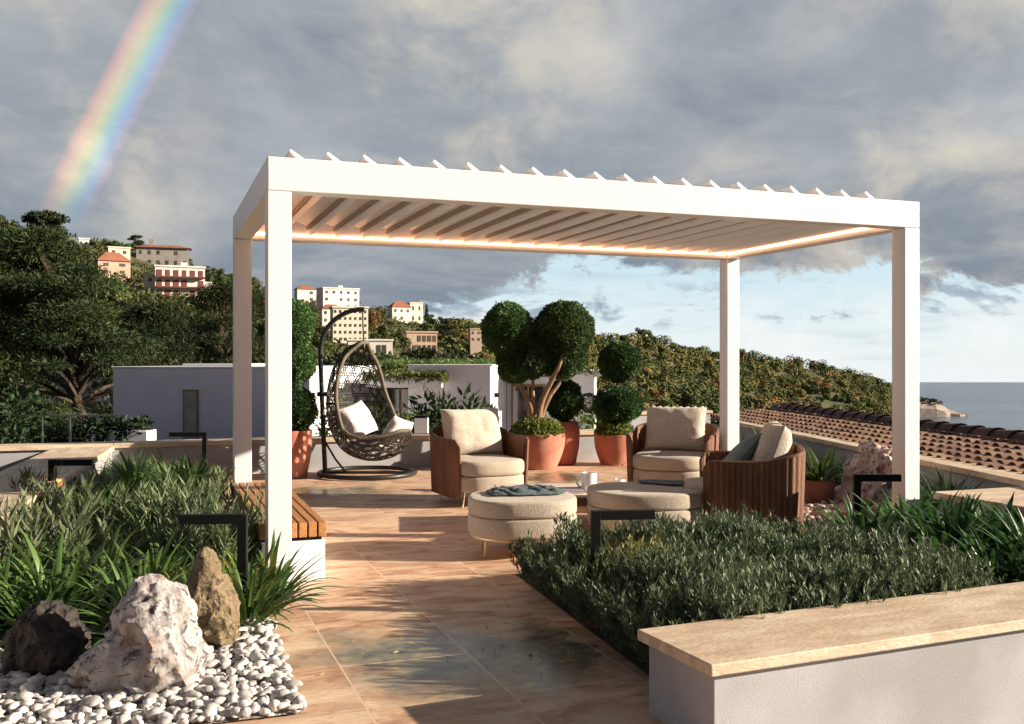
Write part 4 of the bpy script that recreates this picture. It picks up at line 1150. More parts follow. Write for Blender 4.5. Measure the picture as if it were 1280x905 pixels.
# the ones a viewer can point at
for kind, x, y, sc, lab in (('strap', -1.38, 5.62, .84, 'bright strap-leaved clump spilling onto the paving by the bench end'), ('strap', -1.42, 5.28, .85, 'strap-leaved clump close behind the tan boulder'),
                            ('strap', -2.42, 5.25, 1.05, 'big strap-leaved clump behind the dark lava boulder'), ('strap', -2.75, 5.55, 1.0, 'strap-leaved clump at the left edge, against the coped wall'),
                            ('strap', -2.02, 5.45, .95, 'strap-leaved clump behind the white quartz boulder'), ('strap', -2.9, 4.95, .9, 'low strap-leaved clump at the picture edge left of the lava boulder'),
                            ('fine', -3.75, 11.45, .9, 'fine grassy clump under the rear path light')):
    pl.append((x, y)); plant(kind, x, y, sc, lab, GL)
bx = [p[0] for p in BEDL]; by = [p[1] for p in BEDL]
for step in range(900):
    x, y = rng.uniform(min(bx), max(bx)), rng.uniform(4.9, 11.9)
    if not in_poly(x, y, BEDL) or not free(x, y, .27 + .010 * (y - 5)): continue
    if (x + 1.5) ** 2 + (y - 5.5) ** 2 < .03: continue
    u_ = (x - FL[0]) * U[0] + (y - FL[1]) * U[1]
    if u_ > -.22: continue
    pl.append((x, y))
    if y < 5.9: plant('strap', x, y, rng.uniform(.75, 1.0), 'green strap-leaved clump in the front of the left bed', 'strap plants at the front of the left bed')
    elif y < 8.6 and rng.uniform() < .55: plant('sage', x, y, rng.uniform(.8, 1.2), 'grey-green sage in the middle of the left bed', 'sage plants in the left bed')
    else: plant('fine' if rng.uniform() < .5 else 'strap', x, y, rng.uniform(.75, 1.12), 'arching strap-leaved clump in the back of the left bed', 'strap plants at the back of the left bed')

GR = 'strap plants round the right post'
for x, y, sc, lab in ((2.35, 6.55, .85, 'dark strap-leaved clump at the rosemary edge by the side-on armchair'), (2.75, 6.9, .95, 'dark strap-leaved clump directly in front of the right path light'),
                      (3.05, 7.15, .9, 'dark strap-leaved clump hiding the foot of the right post'), (2.75, 6.3, 1.0, 'dark strap-leaved clump on the bed side of the post, before the coped block'),
                      (3.15, 6.45, 1.0, 'dark strap-leaved clump left of the coped block end'), (3.5, 6.6, .95, 'dark strap-leaved clump in front of the coped block'), (3.2, 5.95, .95, 'dark strap-leaved clump at the picture edge above the long coping'),
                      (2.85, 5.75, .8, 'dark strap-leaved clump between rosemary and long coping'), (3.62, 6.15, .9, 'dark strap-leaved clump near the right picture edge'), (2.45, 6.95, .8, 'dark strap-leaved clump left of the right path light post'), (3.4, 7.0, .8, 'dark strap-leaved clump tucked between post and coped block'), (2.95, 6.6, .95, 'dark strap-leaved clump in the middle of the group by the post'),
                      (3.0, 5.55, .7, 'low dark strap-leaved clump right against the long coping'), (3.45, 5.75, .85, 'dark strap-leaved clump behind the long coping at the picture edge')):
    plant('dark', x, y, sc * 1.22, lab, GR)
for x, y, sc, lab in ((3.75, 8.55, 1.0, 'bright strap-leaved clump right of the post by the parapet'), (4.0, 9.0, .95, 'leafy clump against the parapet right of the post'), (3.45, 8.35, .7, 'small bright clump at the foot of the right post'),
                      (3.55, 11.0, 1.0, 'strap-leaved clump behind the pink boulder, by the parapet'), (3.2, 11.6, 1.0, 'strap-leaved clump between the two right armchairs'), (2.85, 12.3, 1.1, 'tall leafy clump right behind the fringed armchair'),
                      (3.75, 10.4, .9, 'strap-leaved clump left behind the pink boulder'), (2.75, 13.4, 1.1, 'far leafy clump behind the rear right post'), (3.3, 12.7, 1.1, 'leafy clump before the parapet beyond the side-on armchair')):
    plant('strap', x, y, sc, lab, 'strap plants along the right parapet')

# a few fallen leaves on the damp paving
rg = np.random.default_rng(23); n = 46
P = np.stack([rg.normal(.1, .42, n), rg.normal(4.95, .35, n), np.full(n, .006)], 1); a = rg.uniform(0, 6.283, n)
v, f = leafquads(rg, P, np.stack([np.cos(a), np.sin(a), rg.uniform(0, .25, n)], 1), rg.uniform(.012, .038, n), rg.uniform(.006, .016, n), .15)
v[:, 2] = np.maximum(v[:, 2], .004)
tag(npmesh('leaf_litter', v, f, M('dry_leaf', (.42, .36, .2), (.3, .22, .08), 30, 3, rough=.8, island=.4)), 'few dry leaf scraps scattered on the damp paving', 'leaf litter', None, 'stuff')

# rosemary: one close mass of sprigs
RPOLY = [(.08, 6.35), (.30, 5.5), (.56, 4.62), (.75, 4.12), (1.7, 4.55), (2.5, 4.90), (2.55, 5.5), (2.2, 6.1), (1.85, 6.85), (1.2, 6.65)]
rg = np.random.default_rng(17); parts = []
n = 0
while n < 4000:
    x, y = rg.uniform(.05, 2.8), rg.uniform(4.1, 7.2)
    if not in_poly(x, y, RPOLY): continue
    n += 1
    edge = .30 if not (in_poly(x - .16, y, RPOLY) and in_poly(x + .1, y + .14, RPOLY)) else 1
    hm = .37 + .12 * mnoise.noise(Vector((x * 2.6, y * 2.6, 1))) + .05 * mnoise.noise(Vector((x * 7, y * 7, 3)))
    h = hm * rg.uniform(.75, 1.18) * (.78 if edge < 1 else 1)
    az = rg.uniform(0, 6.283); tl = rg.uniform(0, .30) * (1.7 if edge < 1 else 1)
    d = np.array([math.cos(az) * tl - (.28 if edge < 1 else 0), math.sin(az) * tl, 1]); d /= np.linalg.norm(d)
    m = 56; t_ = rg.uniform(.12, 1, m) ** .8; P = np.array([x, y, 0.0]) + np.outer(t_, d) * h
    a = rg.uniform(0, 6.283, m); D = np.stack([np.cos(a), np.sin(a), np.zeros(m)], 1) * .75 + d * 1.25
    parts.append(leafquads(rg, P, D, .040 * rg.uniform(.7, 1.4, m), .0080, .1))
v, f = merge(parts)
tag(npmesh('rosemary', v, f, ROSE), 'dense dark rosemary filling the bed behind the long coped wall', 'rosemary', None, 'stuff')

# ================================================================== TILED ROOF
rp0, rp1 = np.array([4.82, 5.2]), np.array([3.70, 18.4])
d = (rp1 - rp0); RL = float(np.linalg.norm(d)); ra = math.atan2(d[1], d[0])
t = thing('tiled_roof', 'clay barrel-tile roof with a shade-coloured ridge beyond the right parapet', 'roof', (rp0[0], rp0[1], .385), ra)
# local x runs along the eave, the slope climbs towards -y
SL_, RISE = 1.25, .13; ta = math.atan2(RISE, SL_)
mb = MB(); pit = .185; rows = 6; step = SL_ / rows
for rw in range(rows):
    for i in range(int(RL / pit)):
        x = (i + .5) * pit; y0 = -rw * step + .05; ln = step + .10; vs = []; fs = []
        jx = rng.uniform(-.008, .008); jz = rng.uniform(-.004, .006)
        for (yy, r_, ro) in ((0, .080, 1), (-ln, .066, 1), (-ln, .054, 0), (0, .068, 0)):
            for k in range(8):
                a = math.pi * k / 7
                zz = (rw * step - .05 - yy) * math.tan(ta) + .028 * (1 + yy / ln * .9) + jz
                vs.append((x + jx + r_ * math.cos(a), y0 + yy, zz + r_ * .86 * math.sin(a)))
        for s_ in range(4):
            for k in range(7): fs.append((s_ * 8 + k, s_ * 8 + k + 1, ((s_ + 1) % 4) * 8 + k + 1, ((s_ + 1) % 4) * 8 + k))
        mb.add(vs, fs, 0, True)
mb.build('barrel_tiles', ROOF_T, t)
MB().add([(0, .06, -.02), (RL, .06, -.02), (RL, -SL_, RISE - .01), (0, -SL_, RISE - .01)], [(0, 1, 2, 3)]).add([(0, -SL_, RISE - .01), (RL, -SL_, RISE - .01), (RL, -SL_ - 2.2, RISE - .55), (0, -SL_ - 2.2, RISE - .75)], [(0, 1, 2, 3)]).build('roof_deck', ROOF_D, t)
mb = MB()
for i in range(int(RL / .40)):
    x = i * .40; vs = []
    for (xx, r_) in ((0, .135), (.43, .115)):
        for k in range(9):
            a = math.pi * k / 8; vs.append((x + xx, -SL_ + r_ * math.cos(a) * 1.15, RISE + .01 + r_ * 1.05 * math.sin(a) + (.012 if xx == 0 else 0)))
    mb.add(vs, [(k, k + 1, 9 + k + 1, 9 + k) for k in range(8)], 0, True)
mb.build('ridge', ROOF_D, t)
MB().box(0, RL, -SL_ - 2.2, -.02, -4.2, -.12).build('wall', PLASTER, t)

# ================================================================== NEIGHBOURING HOUSE
def pxX(px, Y): return (px - CX) / F * Y
def pyZ(py, Y): return EYE + (CY - py) / F * Y

GZ = -2.4                                             # ground of the neighbouring plot
HA = R(-5.5)
nb = thing('modern_villa', 'flat-roofed white villa with shaded front beyond the parapet', 'house', (0, 0, 0))
def hb(name, mat, x0, x1, y0, y1, z0, z1, par=nb, bev=.01):
    """box in villa axes turned about its front left corner"""
    T = Matrix.Translation((-8.2, 20.3, 0)) @ Matrix.Rotation(HA, 4, 'Z')
    return MB().box(x0, x1, y0, y1, z0, z1, 0, T).build(name, mat, par, bevel=bev)
zr = 1.30
hb('wall', STUCCO, 0, 4.15, 0, 6.0, GZ, zr)
hb('roof_edge', WHITE, -.03, 4.2, -.03, 6.05, zr + .001, zr + .035)
w = hb('window', WFRAME, 1.50, 1.83, -.035, .03, -.3, .86); hb('pane', M('tan_blind', (.42, .38, .33), (.3, .28, .25), 3, rough=.4), 1.54, 1.79, -.042, -.036, -.26, .82, w, 0)  # blind in two tan tones
hb('skylight', WHITE, .95, 2.3, 1.2, 2.6, zr + .036, zr + .09)
hb('wall', STUCCO, 4.16, 5.70, 5.0, 9, GZ, 1.10)                                   # recessed part
w = hb('window', WFRAME, 4.3, 5.6, 4.96, 5.02, -1.5, .78)
for k in range(2): hb('pane', GLASSD, 4.36 + k * .62, 4.92 + k * .62, 4.945, 4.958, -1.45, .74, w, 0)
hb('wall', STUCCO, 5.71, 7.55, 2.2, 8.0, GZ, 1.34)
hb('roof_edge', WHITE, 5.68, 7.59, 2.17, 8.03, 1.341, 1.37)
hb('canopy', STUCCO, 4.16, 5.69, 2.6, 4.99, .93, 1.02)
hb('planter_box', STUCCO, 4.8, 6.5, 2.0, 2.19, .86, 1.08)
hb('wall', STUCCO, 7.56, 8.79, 5.6, 9, GZ, 1.05)
w = hb('window', WFRAME, 7.68, 8.55, 5.55, 5.62, -1.5, .86)
for k in range(2): hb('pane', GLASSD, 7.73 + k * .41, 8.09 + k * .41, 5.535, 5.549, -1.45, .80, w, 0)
hb('canopy', WHITE, 7.57, 10.05, 3.9, 9.0, 1.10, 1.22)
hb('wall', STUCCO, 8.80, 9.80, 4.6, 9.0, GZ, 1.099)
hb('wall_lamp', BLACK, 7.552, 7.65, 2.9, 3.0, .62, .72)
T = Matrix.Translation((-8.2, 20.3, 0)) @ Matrix.Rotation(HA, 4, 'Z')
def strip_plant(name, label, x0, x1, y0, y1, z0, z1, n, mat, seed, hang=.3, L=.09, W=.04, cat='plant'):
    rg = np.random.default_rng(seed)
    P = np.stack([rg.uniform(x0, x1, n), rg.uniform(y0, y1, n), rg.uniform(z0, z1, n)], 1)
    D = rg.normal(size=(n, 3)) * .7 + np.array([0, -.3, .9 - hang * 3])
    v, f = leafquads(rg, P, D, L * rg.uniform(.6, 1.4, n), W * rg.uniform(.7, 1.3, n))
    v = np.array([tuple(T @ Vector(p)) for p in v]); o = npmesh(name, v, f, mat); return tag(o, label, cat)
strip_plant('hanging_plant', 'lime trailing plants along the villa canopy beside the hanging chair', 4.7, 6.6, 1.93, 2.22, 1.0, 1.20, 1300, LIME, 4)
strip_plant('hanging_plant', 'sparse trailing plants on the right villa roof edge', 8.2, 10.0, 3.8, 4.0, 1.15, 1.36, 600, LIME, 5)
strip_plant('roof_plants', 'low green sedum covering the roof of the villa', 4.2, 7.5, 5, 7.8, 1.36, 1.48, 2000, GRASSM, 6)
# plants between the parapet and the villa
def shrub(name, label, x, y, z, r, h, n, mat, seed, L=.1, W=.05, cat='shrub'):
    t = thing(name, label, cat, (x, y, z)); rg = np.random.default_rng(seed)
    cs = [(rg.normal() * r * .45, rg.normal() * r * .45, h * rg.uniform(.4, .8)) for _ in range(7)]; parts = []
    for c in cs: parts.append(ball_leaves(rg, c, (r * .5, r * .5, h * .32), n // 7, L, W, .3))
    v, f = merge(parts); npmesh('foliage', v, f, mat, t); MB().tube([(0, 0, 0), (0, 0, h * .5)], [.04, .02], 6).build('stem', BARK, t)
    return t
shrub('shrub', 'low bright green shrub over the parapet right of the hanging chair', pxX(528, 16), 16, -1.0, .55, 1.7, 1400, OAKL, 1)
shrub('shrub', 'low green shrub behind the hanging chair basket', pxX(470, 16.5), 16.5, -1.0, .5, 1.75, 1100, OAKL, 2)
shrub('shrub', 'dark fan-leaved bush before the blank villa wall', pxX(558, 17), 17, -1.1, .42, 2.0, 1300, CYPR, 3, .2, .06)
shrub('shrub', 'green shrub over the parapet between the topiary pots', pxX(733, 17), 17, -1.0, .6, 1.7, 1300, OAKL, 8)
shrub('shrub', 'green shrub against the villa door behind the leaning pole of the chair', pxX(418, 16), 16, -1.0, .4, 1.75, 900, OAKL, 9)
t = thing('planter_trough', 'dark planter trough standing by the blank villa wall', 'planter', (pxX(576, 18.5), 18.5, GZ))
MB().box(-.35, .2, -.2, .2, 0, 2.62).box(-.37, .22, -.22, .22, 2.56, 2.66).build('box', STUCCO, t); MB().box(-.33, .18, -.18, .18, 2.661, 2.9).build('black_liner', BLACK, t)
t = thing('planter_trough', 'small white planter post over the parapet right of the hanging chair', 'planter', (pxX(527, 15.3), 15.3, -1.2))
MB().box(-.10, .10, -.12, .12, 0, 1.76).build('box', WHITE, t); MB().box(-.09, .09, -.11, .11, 1.761, 1.80).build('black_liner', BLACK, t)

# left: glass balustrade and white trough with trailing plants on a lower terrace
o = MB().prism([(-9.4, 14.0), (-4.6, 14.6), (-4.6, 17.5), (-9.4, 17.5)], GZ, -.06).build('side_terrace', PLASTER); tag(o, kind='structure')
GLS, nt_, N_, L_, b_ = new_mat('clear_glass')
b_.inputs['Base Color'].default_value = (.8, .9, .9, 1); b_.inputs['Transmission Weight'].default_value = 1; b_.inputs['Roughness'].default_value = .02; b_.inputs['IOR'].default_value = 1.1
gb = thing('glass_balustrade', 'clear glass balustrade with thin posts at the left end of the lower terrace', 'balustrade', (-7.55, 15.0, -.06))
for k in range(4): MB().box(k * .42 + .02, k * .42 + .40, -.006, .006, .06, .62).build('glass_panel', GLS, gb)
for k in range(5): MB().box(k * .42 - .012, k * .42 + .012, -.02, .02, 0, .66).build('post', M('grey_steel', (.25, .25, .26), rough=.4, metal=.7) if k == 0 else bpy.data.materials['grey_steel'], gb)
MB().box(-.02, 1.70, -.018, .018, .662, .685).build('rail', bpy.data.materials['grey_steel'], gb)
t = thing('planter_trough', 'white trough with dark trailing plants at the corner of the shaded villa', 'planter', (-5.85, 15.0, -.06))
MB().box(-.45, .38, -.2, .2, 0, .45).build('box', STUCCO, t, bevel=.008)
rg = np.random.default_rng(9); n = 700
P = np.stack([rg.uniform(-.4, .35, n), rg.uniform(-.26, .18, n), rg.uniform(.42, .62, n)], 1); k_ = (P[:, 0] > -.38) & (rg.uniform(size=n) < .4); P[k_, 1] = -.24; P[k_, 2] = rg.uniform(.05, .45, k_.sum()); P[k_, 0] = np.where(rg.uniform(size=k_.sum()) < .5, rg.uniform(-.38, -.18, k_.sum()), rg.uniform(-.05, .1, k_.sum()))
v, f = leafquads(rg, P, rg.normal(size=(n, 3)) + (0, -.3, .2), .09, .05); npmesh('trailing_plant', v, f, CYPR, t)
shrub('hedge_bush', 'black-green bush at the left picture edge beside the glass balustrade', -8.05, 14.6, -1.2, .75, 2.2, 2600, CYPR, 12, .12, .06)
shrub('hedge_bush', 'dark bush filling the corner below the coped wall at the left edge', -7.3, 12.2, -1.9, .9, 2.2, 2600, CYPR, 13, .12, .06)

# ================================================================== TERRAIN, SEA
SKY_PX = [-700, -300, -100, 0, 60, 130, 180, 230, 290, 330, 400, 440, 470, 520, 600, 680, 740, 800, 850, 900, 950, 1000, 1050, 1100, 1122, 1140, 1400, 1900]
SKY_PY = [280, 275, 278, 288, 297, 309, 322, 334, 352, 366, 376, 384, 390, 402, 416, 420, 422, 426, 434, 442, 450, 459, 469, 481, 492, 545, 560, 560]
def crest_depth(px): return float(np.interp(px, [-700, 100, 330, 450, 600, 740, 900, 1120, 1900], [190, 200, 240, 260, 360, 420, 500, 620, 620]))
SEA_Z = -40.0
def sstep(x): x = max(0.0, min(1.0, x)); return x * x * (3 - 2 * x)
def terrain(px, Y):
    Yc = crest_depth(px); ys = float(np.interp(px, SKY_PX, SKY_PY)); zc = EYE + (CY - ys) / F * Yc
    z0 = GZ - .9
    if Y <= 40: base = z0 - max(0, (px - 800) / 400) * .8
    else:
        t = (Y - 40) / (Yc - 40); wr = sstep((px - 560) / 260.0)
        hl = z0 + (zc - z0) * (min(t, 1) ** 1.25)
        dip = -30.0; hr = (z0 + (dip - z0) * sstep(t / .55)) if t < .55 else (dip + (zc - dip) * sstep(.5 * (t - .55) / .45) * 2)
        base = hl * (1 - wr) + hr * wr
        if t > 1: base = zc - (Y - Yc) * .14
    n = mnoise.fractal(Vector((pxX(px, Y) * .022, Y * .022, 4.2)), 1, 2, 4) * min(5.0, Y * .012)
    if px > 1120: base = min(base, -3.0 - (Y - 25) * .33); base = max(base, SEA_Z - 6)
    return base + n * (1 if px < 1100 else .2)
PXS = list(range(-700, 1910, 10)); YS = [24, 30, 36, 42, 50, 58, 68, 78, 90, 102, 116, 130, 145, 160, 175, 190, 205, 220, 240, 260, 285, 310, 340, 370, 400, 430, 460, 490, 520, 550, 585, 620, 660, 720, 800]
vs = [(pxX(px, Y), Y, terrain(px, Y)) for Y in YS for px in PXS]; nx = len(PXS)
fs = [(j * nx + i, j * nx + i + 1, (j + 1) * nx + i + 1, (j + 1) * nx + i) for j in range(len(YS) - 1) for i in range(nx - 1)]
SCRUB = M('hill_scrub', (.04, .05, .018), (.07, .075, .026), .12, 8, rough=1, c3=(.13, .09, .05), sc3=.03, bump=1, bscale=.4)
o = MB().add(vs, fs, 0, True).build('hills', SCRUB, sharp=180); tag(o, kind='structure')
o = MB().add([(-400, -200, GZ - 1.3), (60, -200, GZ - 1.3), (60, 26, GZ - 1.3), (-400, 26, GZ - 1.3)], [(0, 1, 2, 3)]).build('ground', SCRUB); tag(o, kind='structure')


def sea_mat():
    m, nt, N, L, b = new_mat('sea_water')
    b.inputs['Base Color'].default_value = (.035, .055, .075, 1); b.inputs['Roughness'].default_value = .2; b.inputs['Specular IOR Level'].default_value = .5
    tc = N.new('ShaderNodeTexCoord'); mp = N.new('ShaderNodeMapping'); mp.inputs['Scale'].default_value = (.25, 1, 1); L.new(tc.outputs['Object'], mp.inputs['Vector'])
    t = N.new('ShaderNodeTexNoise'); t.inputs['Scale'].default_value = .12; t.inputs['Detail'].default_value = 10; t.inputs['Roughness'].default_value = .62; L.new(mp.outputs['Vector'], t.inputs['Vector'])
    bp = N.new('ShaderNodeBump'); bp.inputs['Strength'].default_value = .9; bp.inputs['Distance'].default_value = 1.2
    L.new(t.outputs['Fac'], bp.inputs['Height']); L.new(bp.outputs['Normal'], b.inputs['Normal'])
    t2 = N.new('ShaderNodeTexNoise'); t2.inputs['Scale'].default_value = .012; t2.inputs['Detail'].default_value = 7; L.new(mp.outputs['Vector'], t2.inputs['Vector'])
    r = N.new('ShaderNodeValToRGB'); r.color_ramp.elements[0].position = .4; r.color_ramp.elements[1].position = .66
    r.color_ramp.elements[0].color = (.038, .068, .12, 1); r.color_ramp.elements[1].color = (.08, .125, .19, 1)
    L.new(t2.outputs['Fac'], r.inputs['Fac']); L.new(r.outputs['Color'], b.inputs['Base Color'])
    return m


SEA_FAR = (EYE - SEA_Z) * F / 25.3
o = MB().add([(-200, 60, SEA_Z), (3200, 60, SEA_Z), (3200, SEA_FAR, SEA_Z), (-200, SEA_FAR, SEA_Z)], [(0, 1, 2, 3)]).build('sea', sea_mat()); tag(o, kind='structure')

# rocky headland at the water
hd = thing('headland', 'rocky headland with dark scrub standing in the sea', 'headland', (pxX(1160, 757), 757, SEA_Z), 0); tag(hd, kind='structure')
prof = [(-40, 22, 26), (-22, 18, 24), (-8, 13.5, 20), (2, 12.5, 18), (10, 9, 14), (14, 5.2, 11), (22, 3.4, 9), (27, 1.8, 5), (30, .2, 2)]
vs = []; fs = []
for x, h, wd in prof:
    for k in range(11):
        a = math.pi * k / 10
        vs.append((x + rng.normal() * .5, -wd * .6 * math.cos(a) * 1.0 + rng.normal() * .6, -1 + (h + 1) * math.sin(a) ** .6 + rng.normal() * .4))
for i in range(len(prof) - 1):
    for k in range(10): a = i * 11 + k; fs.append((a, a + 1, a + 12, a + 11))
MB().add(vs, fs, 0, False).build('rock', CLIFF, hd)
n = 1100; xx = rng.uniform(-38, 8, n); hh = np.interp(xx, [p[0] for p in prof], [p[1] for p in prof])
P = np.stack([xx, rng.uniform(-10, 6, n), hh * rng.uniform(.86, 1.05, n)], 1); v, f = leafquads(rng, P, rng.normal(size=(n, 3)) + (0, 0, .7), 1.5, 1.2); npmesh('scrub', v, f, PINE, hd)

# ================================================================== HILL HOUSES
def depth_at(px, py):
    """where the hillside shows at this height of the picture"""
    Yc = crest_depth(px); lo = None
    for Y in np.arange(46, Yc + 1, 2.0):
        if CY - (terrain(px, Y) - EYE) / Y * F <= py: lo = Y; break
    return lo if lo else Yc
HOUSES = []
rt0 = random.Random(8)
WINM = M('shuttered_window', (.10, .085, .07), (.05, .045, .042), .6, 2, rough=.5)
RED = M('red_roof', (.34, .13, .075), (.26, .10, .06), .5, 4, rough=.9)
CREAM = M('cream_render', (.78, .71, .58), (.70, .63, .50), .3, 4, rough=.9)
WHITEW = M('white_render', (.78, .74, .68), (.70, .66, .60), .3, 4, rough=.9)
PEACH = M('peach_render', (.56, .40, .30), (.50, .35, .26), .3, 4, rough=.9)
ROSEW = M('rose_render', (.46, .33, .28), (.40, .29, .25), .3, 4, rough=.9)
STONEW = M('grey_stone_wall', (.34, .31, .28), (.27, .25, .23), .6, 6, rough=1)
DRED = M('dark_red_paint', (.17, .05, .045), rough=.8)
def hill_house(name, label, px0, px1, pt, pb, rot, wall, roof, rows, cols, Y=None, dd=.6, win=None, cat='house', arcade=False, rh=.22, balc=None):
    Y = Y or depth_at((px0 + px1) / 2, pb); HOUSES.append((px0, px1, pt, pb, Y))
    cr_, sr = math.cos(abs(rot)), math.sin(abs(rot)); W_ = (px1 - px0) / F * Y / (cr_ + dd * sr); D_ = W_ * dd; H_ = (pb - pt) / F * Y
    z0 = pyZ(pb, Y); t = thing(name, label, cat, (pxX((px0 + px1) / 2, Y), Y + D_ * .5, z0), rot)
    hw = H_ * (1 - rh) if roof == 'hip' else H_
    MB().box(-W_ / 2, W_ / 2, -D_ / 2, D_ / 2, -6, hw).build('wall', wall, t)
    if roof == 'hip':
        e = .05 * W_; m_ = MB(); x, y = W_ / 2 + e, D_ / 2 + e; rl = max(.05 * W_, x - y)
        m_.add([(-x, -y, hw + .01), (x, -y, hw + .01), (x, y, hw + .01), (-x, y, hw + .01), (-rl, 0, H_), (rl, 0, H_)], [(0, 1, 5, 4), (1, 2, 5), (2, 3, 4, 5), (3, 0, 4), (3, 2, 1, 0)]); m_.build('roof', RED, t)
    else:
        MB().box(-W_ / 2 - .15, W_ / 2 + .15, -D_ / 2 - .15, D_ / 2 + .15, hw + .01, hw + .25).build('roof', wall if roof == 'flat' else RED, t)
    wm = win or WINM
    if W_ > 7:
        ax = -W_ / 2 - W_ * .16 if rt0.random() < .5 else W_ / 2 + .01
        MB().box(ax, ax + W_ * .159, -D_ * .3, D_ * .4, -6, hw * rt0.uniform(.45, .75)).build('annex', wall, t)
        cx_ = rt0.uniform(-.3, .3) * W_; MB().box(cx_ - .5, cx_ + .5, -.4, .4, hw - .2, H_ + rt0.uniform(.6, 1.4)).build('chimney', wall, t)
    for r_ in range(rows):
        fh = hw / rows; zb = r_ * fh + fh * .30
        for c_ in range(cols):
            if rt0.random() < .13: continue
            ww = W_ / cols; xc = -W_ / 2 + (c_ + .5) * ww; a = ww * (.30 if arcade else .16) * rt0.uniform(.8, 1.15)
            MB().box(xc - a, xc + a, -D_ / 2 - .06, -D_ / 2 + .02, zb - (fh * .2 if arcade else 0), zb + fh * (.42 if arcade else .40)).build('window', wm, t)
        if balc: MB().box(-W_ / 2, W_ / 2, -D_ / 2 - .9, -D_ / 2 - .07, r_ * fh - .1, r_ * fh + .12).build('balcony', balc, t)
        sd_ = 1 if rot < 0 else -1
        for c_ in range(2):
            yc = -D_ / 4 + c_ * D_ / 2
            MB().box(-sd_ * (W_ / 2 + .06) if sd_ > 0 else W_ / 2 - .02, -sd_ * (W_ / 2 - .02) if sd_ > 0 else W_ / 2 + .06, yc - D_ * .08, yc + D_ * .08, zb, zb + fh * .40).build('window', wm, t)
    return t
hill_house('stone_villa', 'long grey stone building with red roof on the left skyline', 166, 233, 305, 334, R(18), STONEW, 'hip', 2, 6, rh=.16, dd=.4)
hill_house('hotel', 'white hotel with dark red loggias below the stone building', 187, 252, 334, 372, R(24), WHITEW, 'flat', 3, 6, win=DRED, arcade=True, balc=DRED, dd=.45, cat='hotel')
hill_house('hill_house', 'peach house with sloping roof among the upper trees', 113, 158, 314, 344, R(35), PEACH, 'hip', 2, 2, rh=.4)
hill_house('hill_house', 'small cream house above the peach one', 130, 160, 310, 330, R(30), CREAM, 'flat', 2, 2)
hill_house('tower_house', 'tiny pale yellow tower house left of the hotel', 178, 193, 344, 366, R(30), CREAM, 'flat', 2, 1)
hill_house('hill_house', 'tiny white house near the umbrella pine', 96, 110, 299, 308, R(30), WHITEW, 'flat', 1, 2)
hill_house('apartment_house', 'big cream apartment house at the top right of the front post', 394, 447, 361, 396, R(30), WHITEW, 'flat', 4, 5, dd=.5)
hill_house('hill_house', 'white house with red roof peeking right of the front post', 366, 394, 356, 378, R(28), WHITEW, 'hip', 2, 2, rh=.25)
hill_house('hill_house', 'cream house with red hipped roof left below the big apartment house', 397, 428, 380, 414, R(25), WHITEW, 'hip', 3, 3, rh=.18)
hill_house('palazzo', 'tall cream palazzo with rows of dark windows behind the chair stand', 410, 459, 385, 428, R(20), CREAM, 'flat', 5, 7, dd=.5)
hill_house('hill_house', 'long low pale terrace building above the hanging chair', 432, 490, 426, 444, R(15), WHITEW, 'flat', 1, 8, dd=.3, arcade=True)
hill_house('hill_house', 'white house with red roof on the ridge right of the palazzo', 484, 513, 376, 402, R(28), WHITEW, 'hip', 2, 3, rh=.3)
hill_house('hill_house', 'cream house with square tower beside the ridge house', 508, 528, 379, 404, R(28), CREAM, 'flat', 2, 2)
hill_house('arcade_house', 'rose arcaded building half hidden by pines in front of the ridge', 504, 546, 416, 440, R(18), PEACH, 'flat', 2, 6, dd=.4, arcade=True)
hill_house('hill_house', 'rose house showing between trees left of the many-headed topiary', 585, 602, 412, 428, R(20), ROSEW, 'flat', 2, 2, Y=190)
hill_house('hill_house', 'grey-tan house at the left picture edge below the ridge', -12, 20, 316, 346, R(25), STONEW, 'flat', 2, 2, Y=120)
hill_house('hill_house', 'shaded tan house at the left edge behind the big pine', -14, 32, 368, 410, R(20), STONEW, 'flat', 2, 3, Y=90)
hill_house('villa_behind_pine', 'sunlit white villa behind the trunk of the big pine', 90, 132, 446, 492, R(35), WHITEW, 'flat', 2, 3, Y=62)
hill_house('villa_behind_pine', 'blue-grey glazed house under the left pine branches', -5, 80, 452, 510, R(10), M('bluish_glazing', (.16, .24, .30), (.10, .15, .19), .4, 3, rough=.2), 'flat', 2, 5, Y=60)

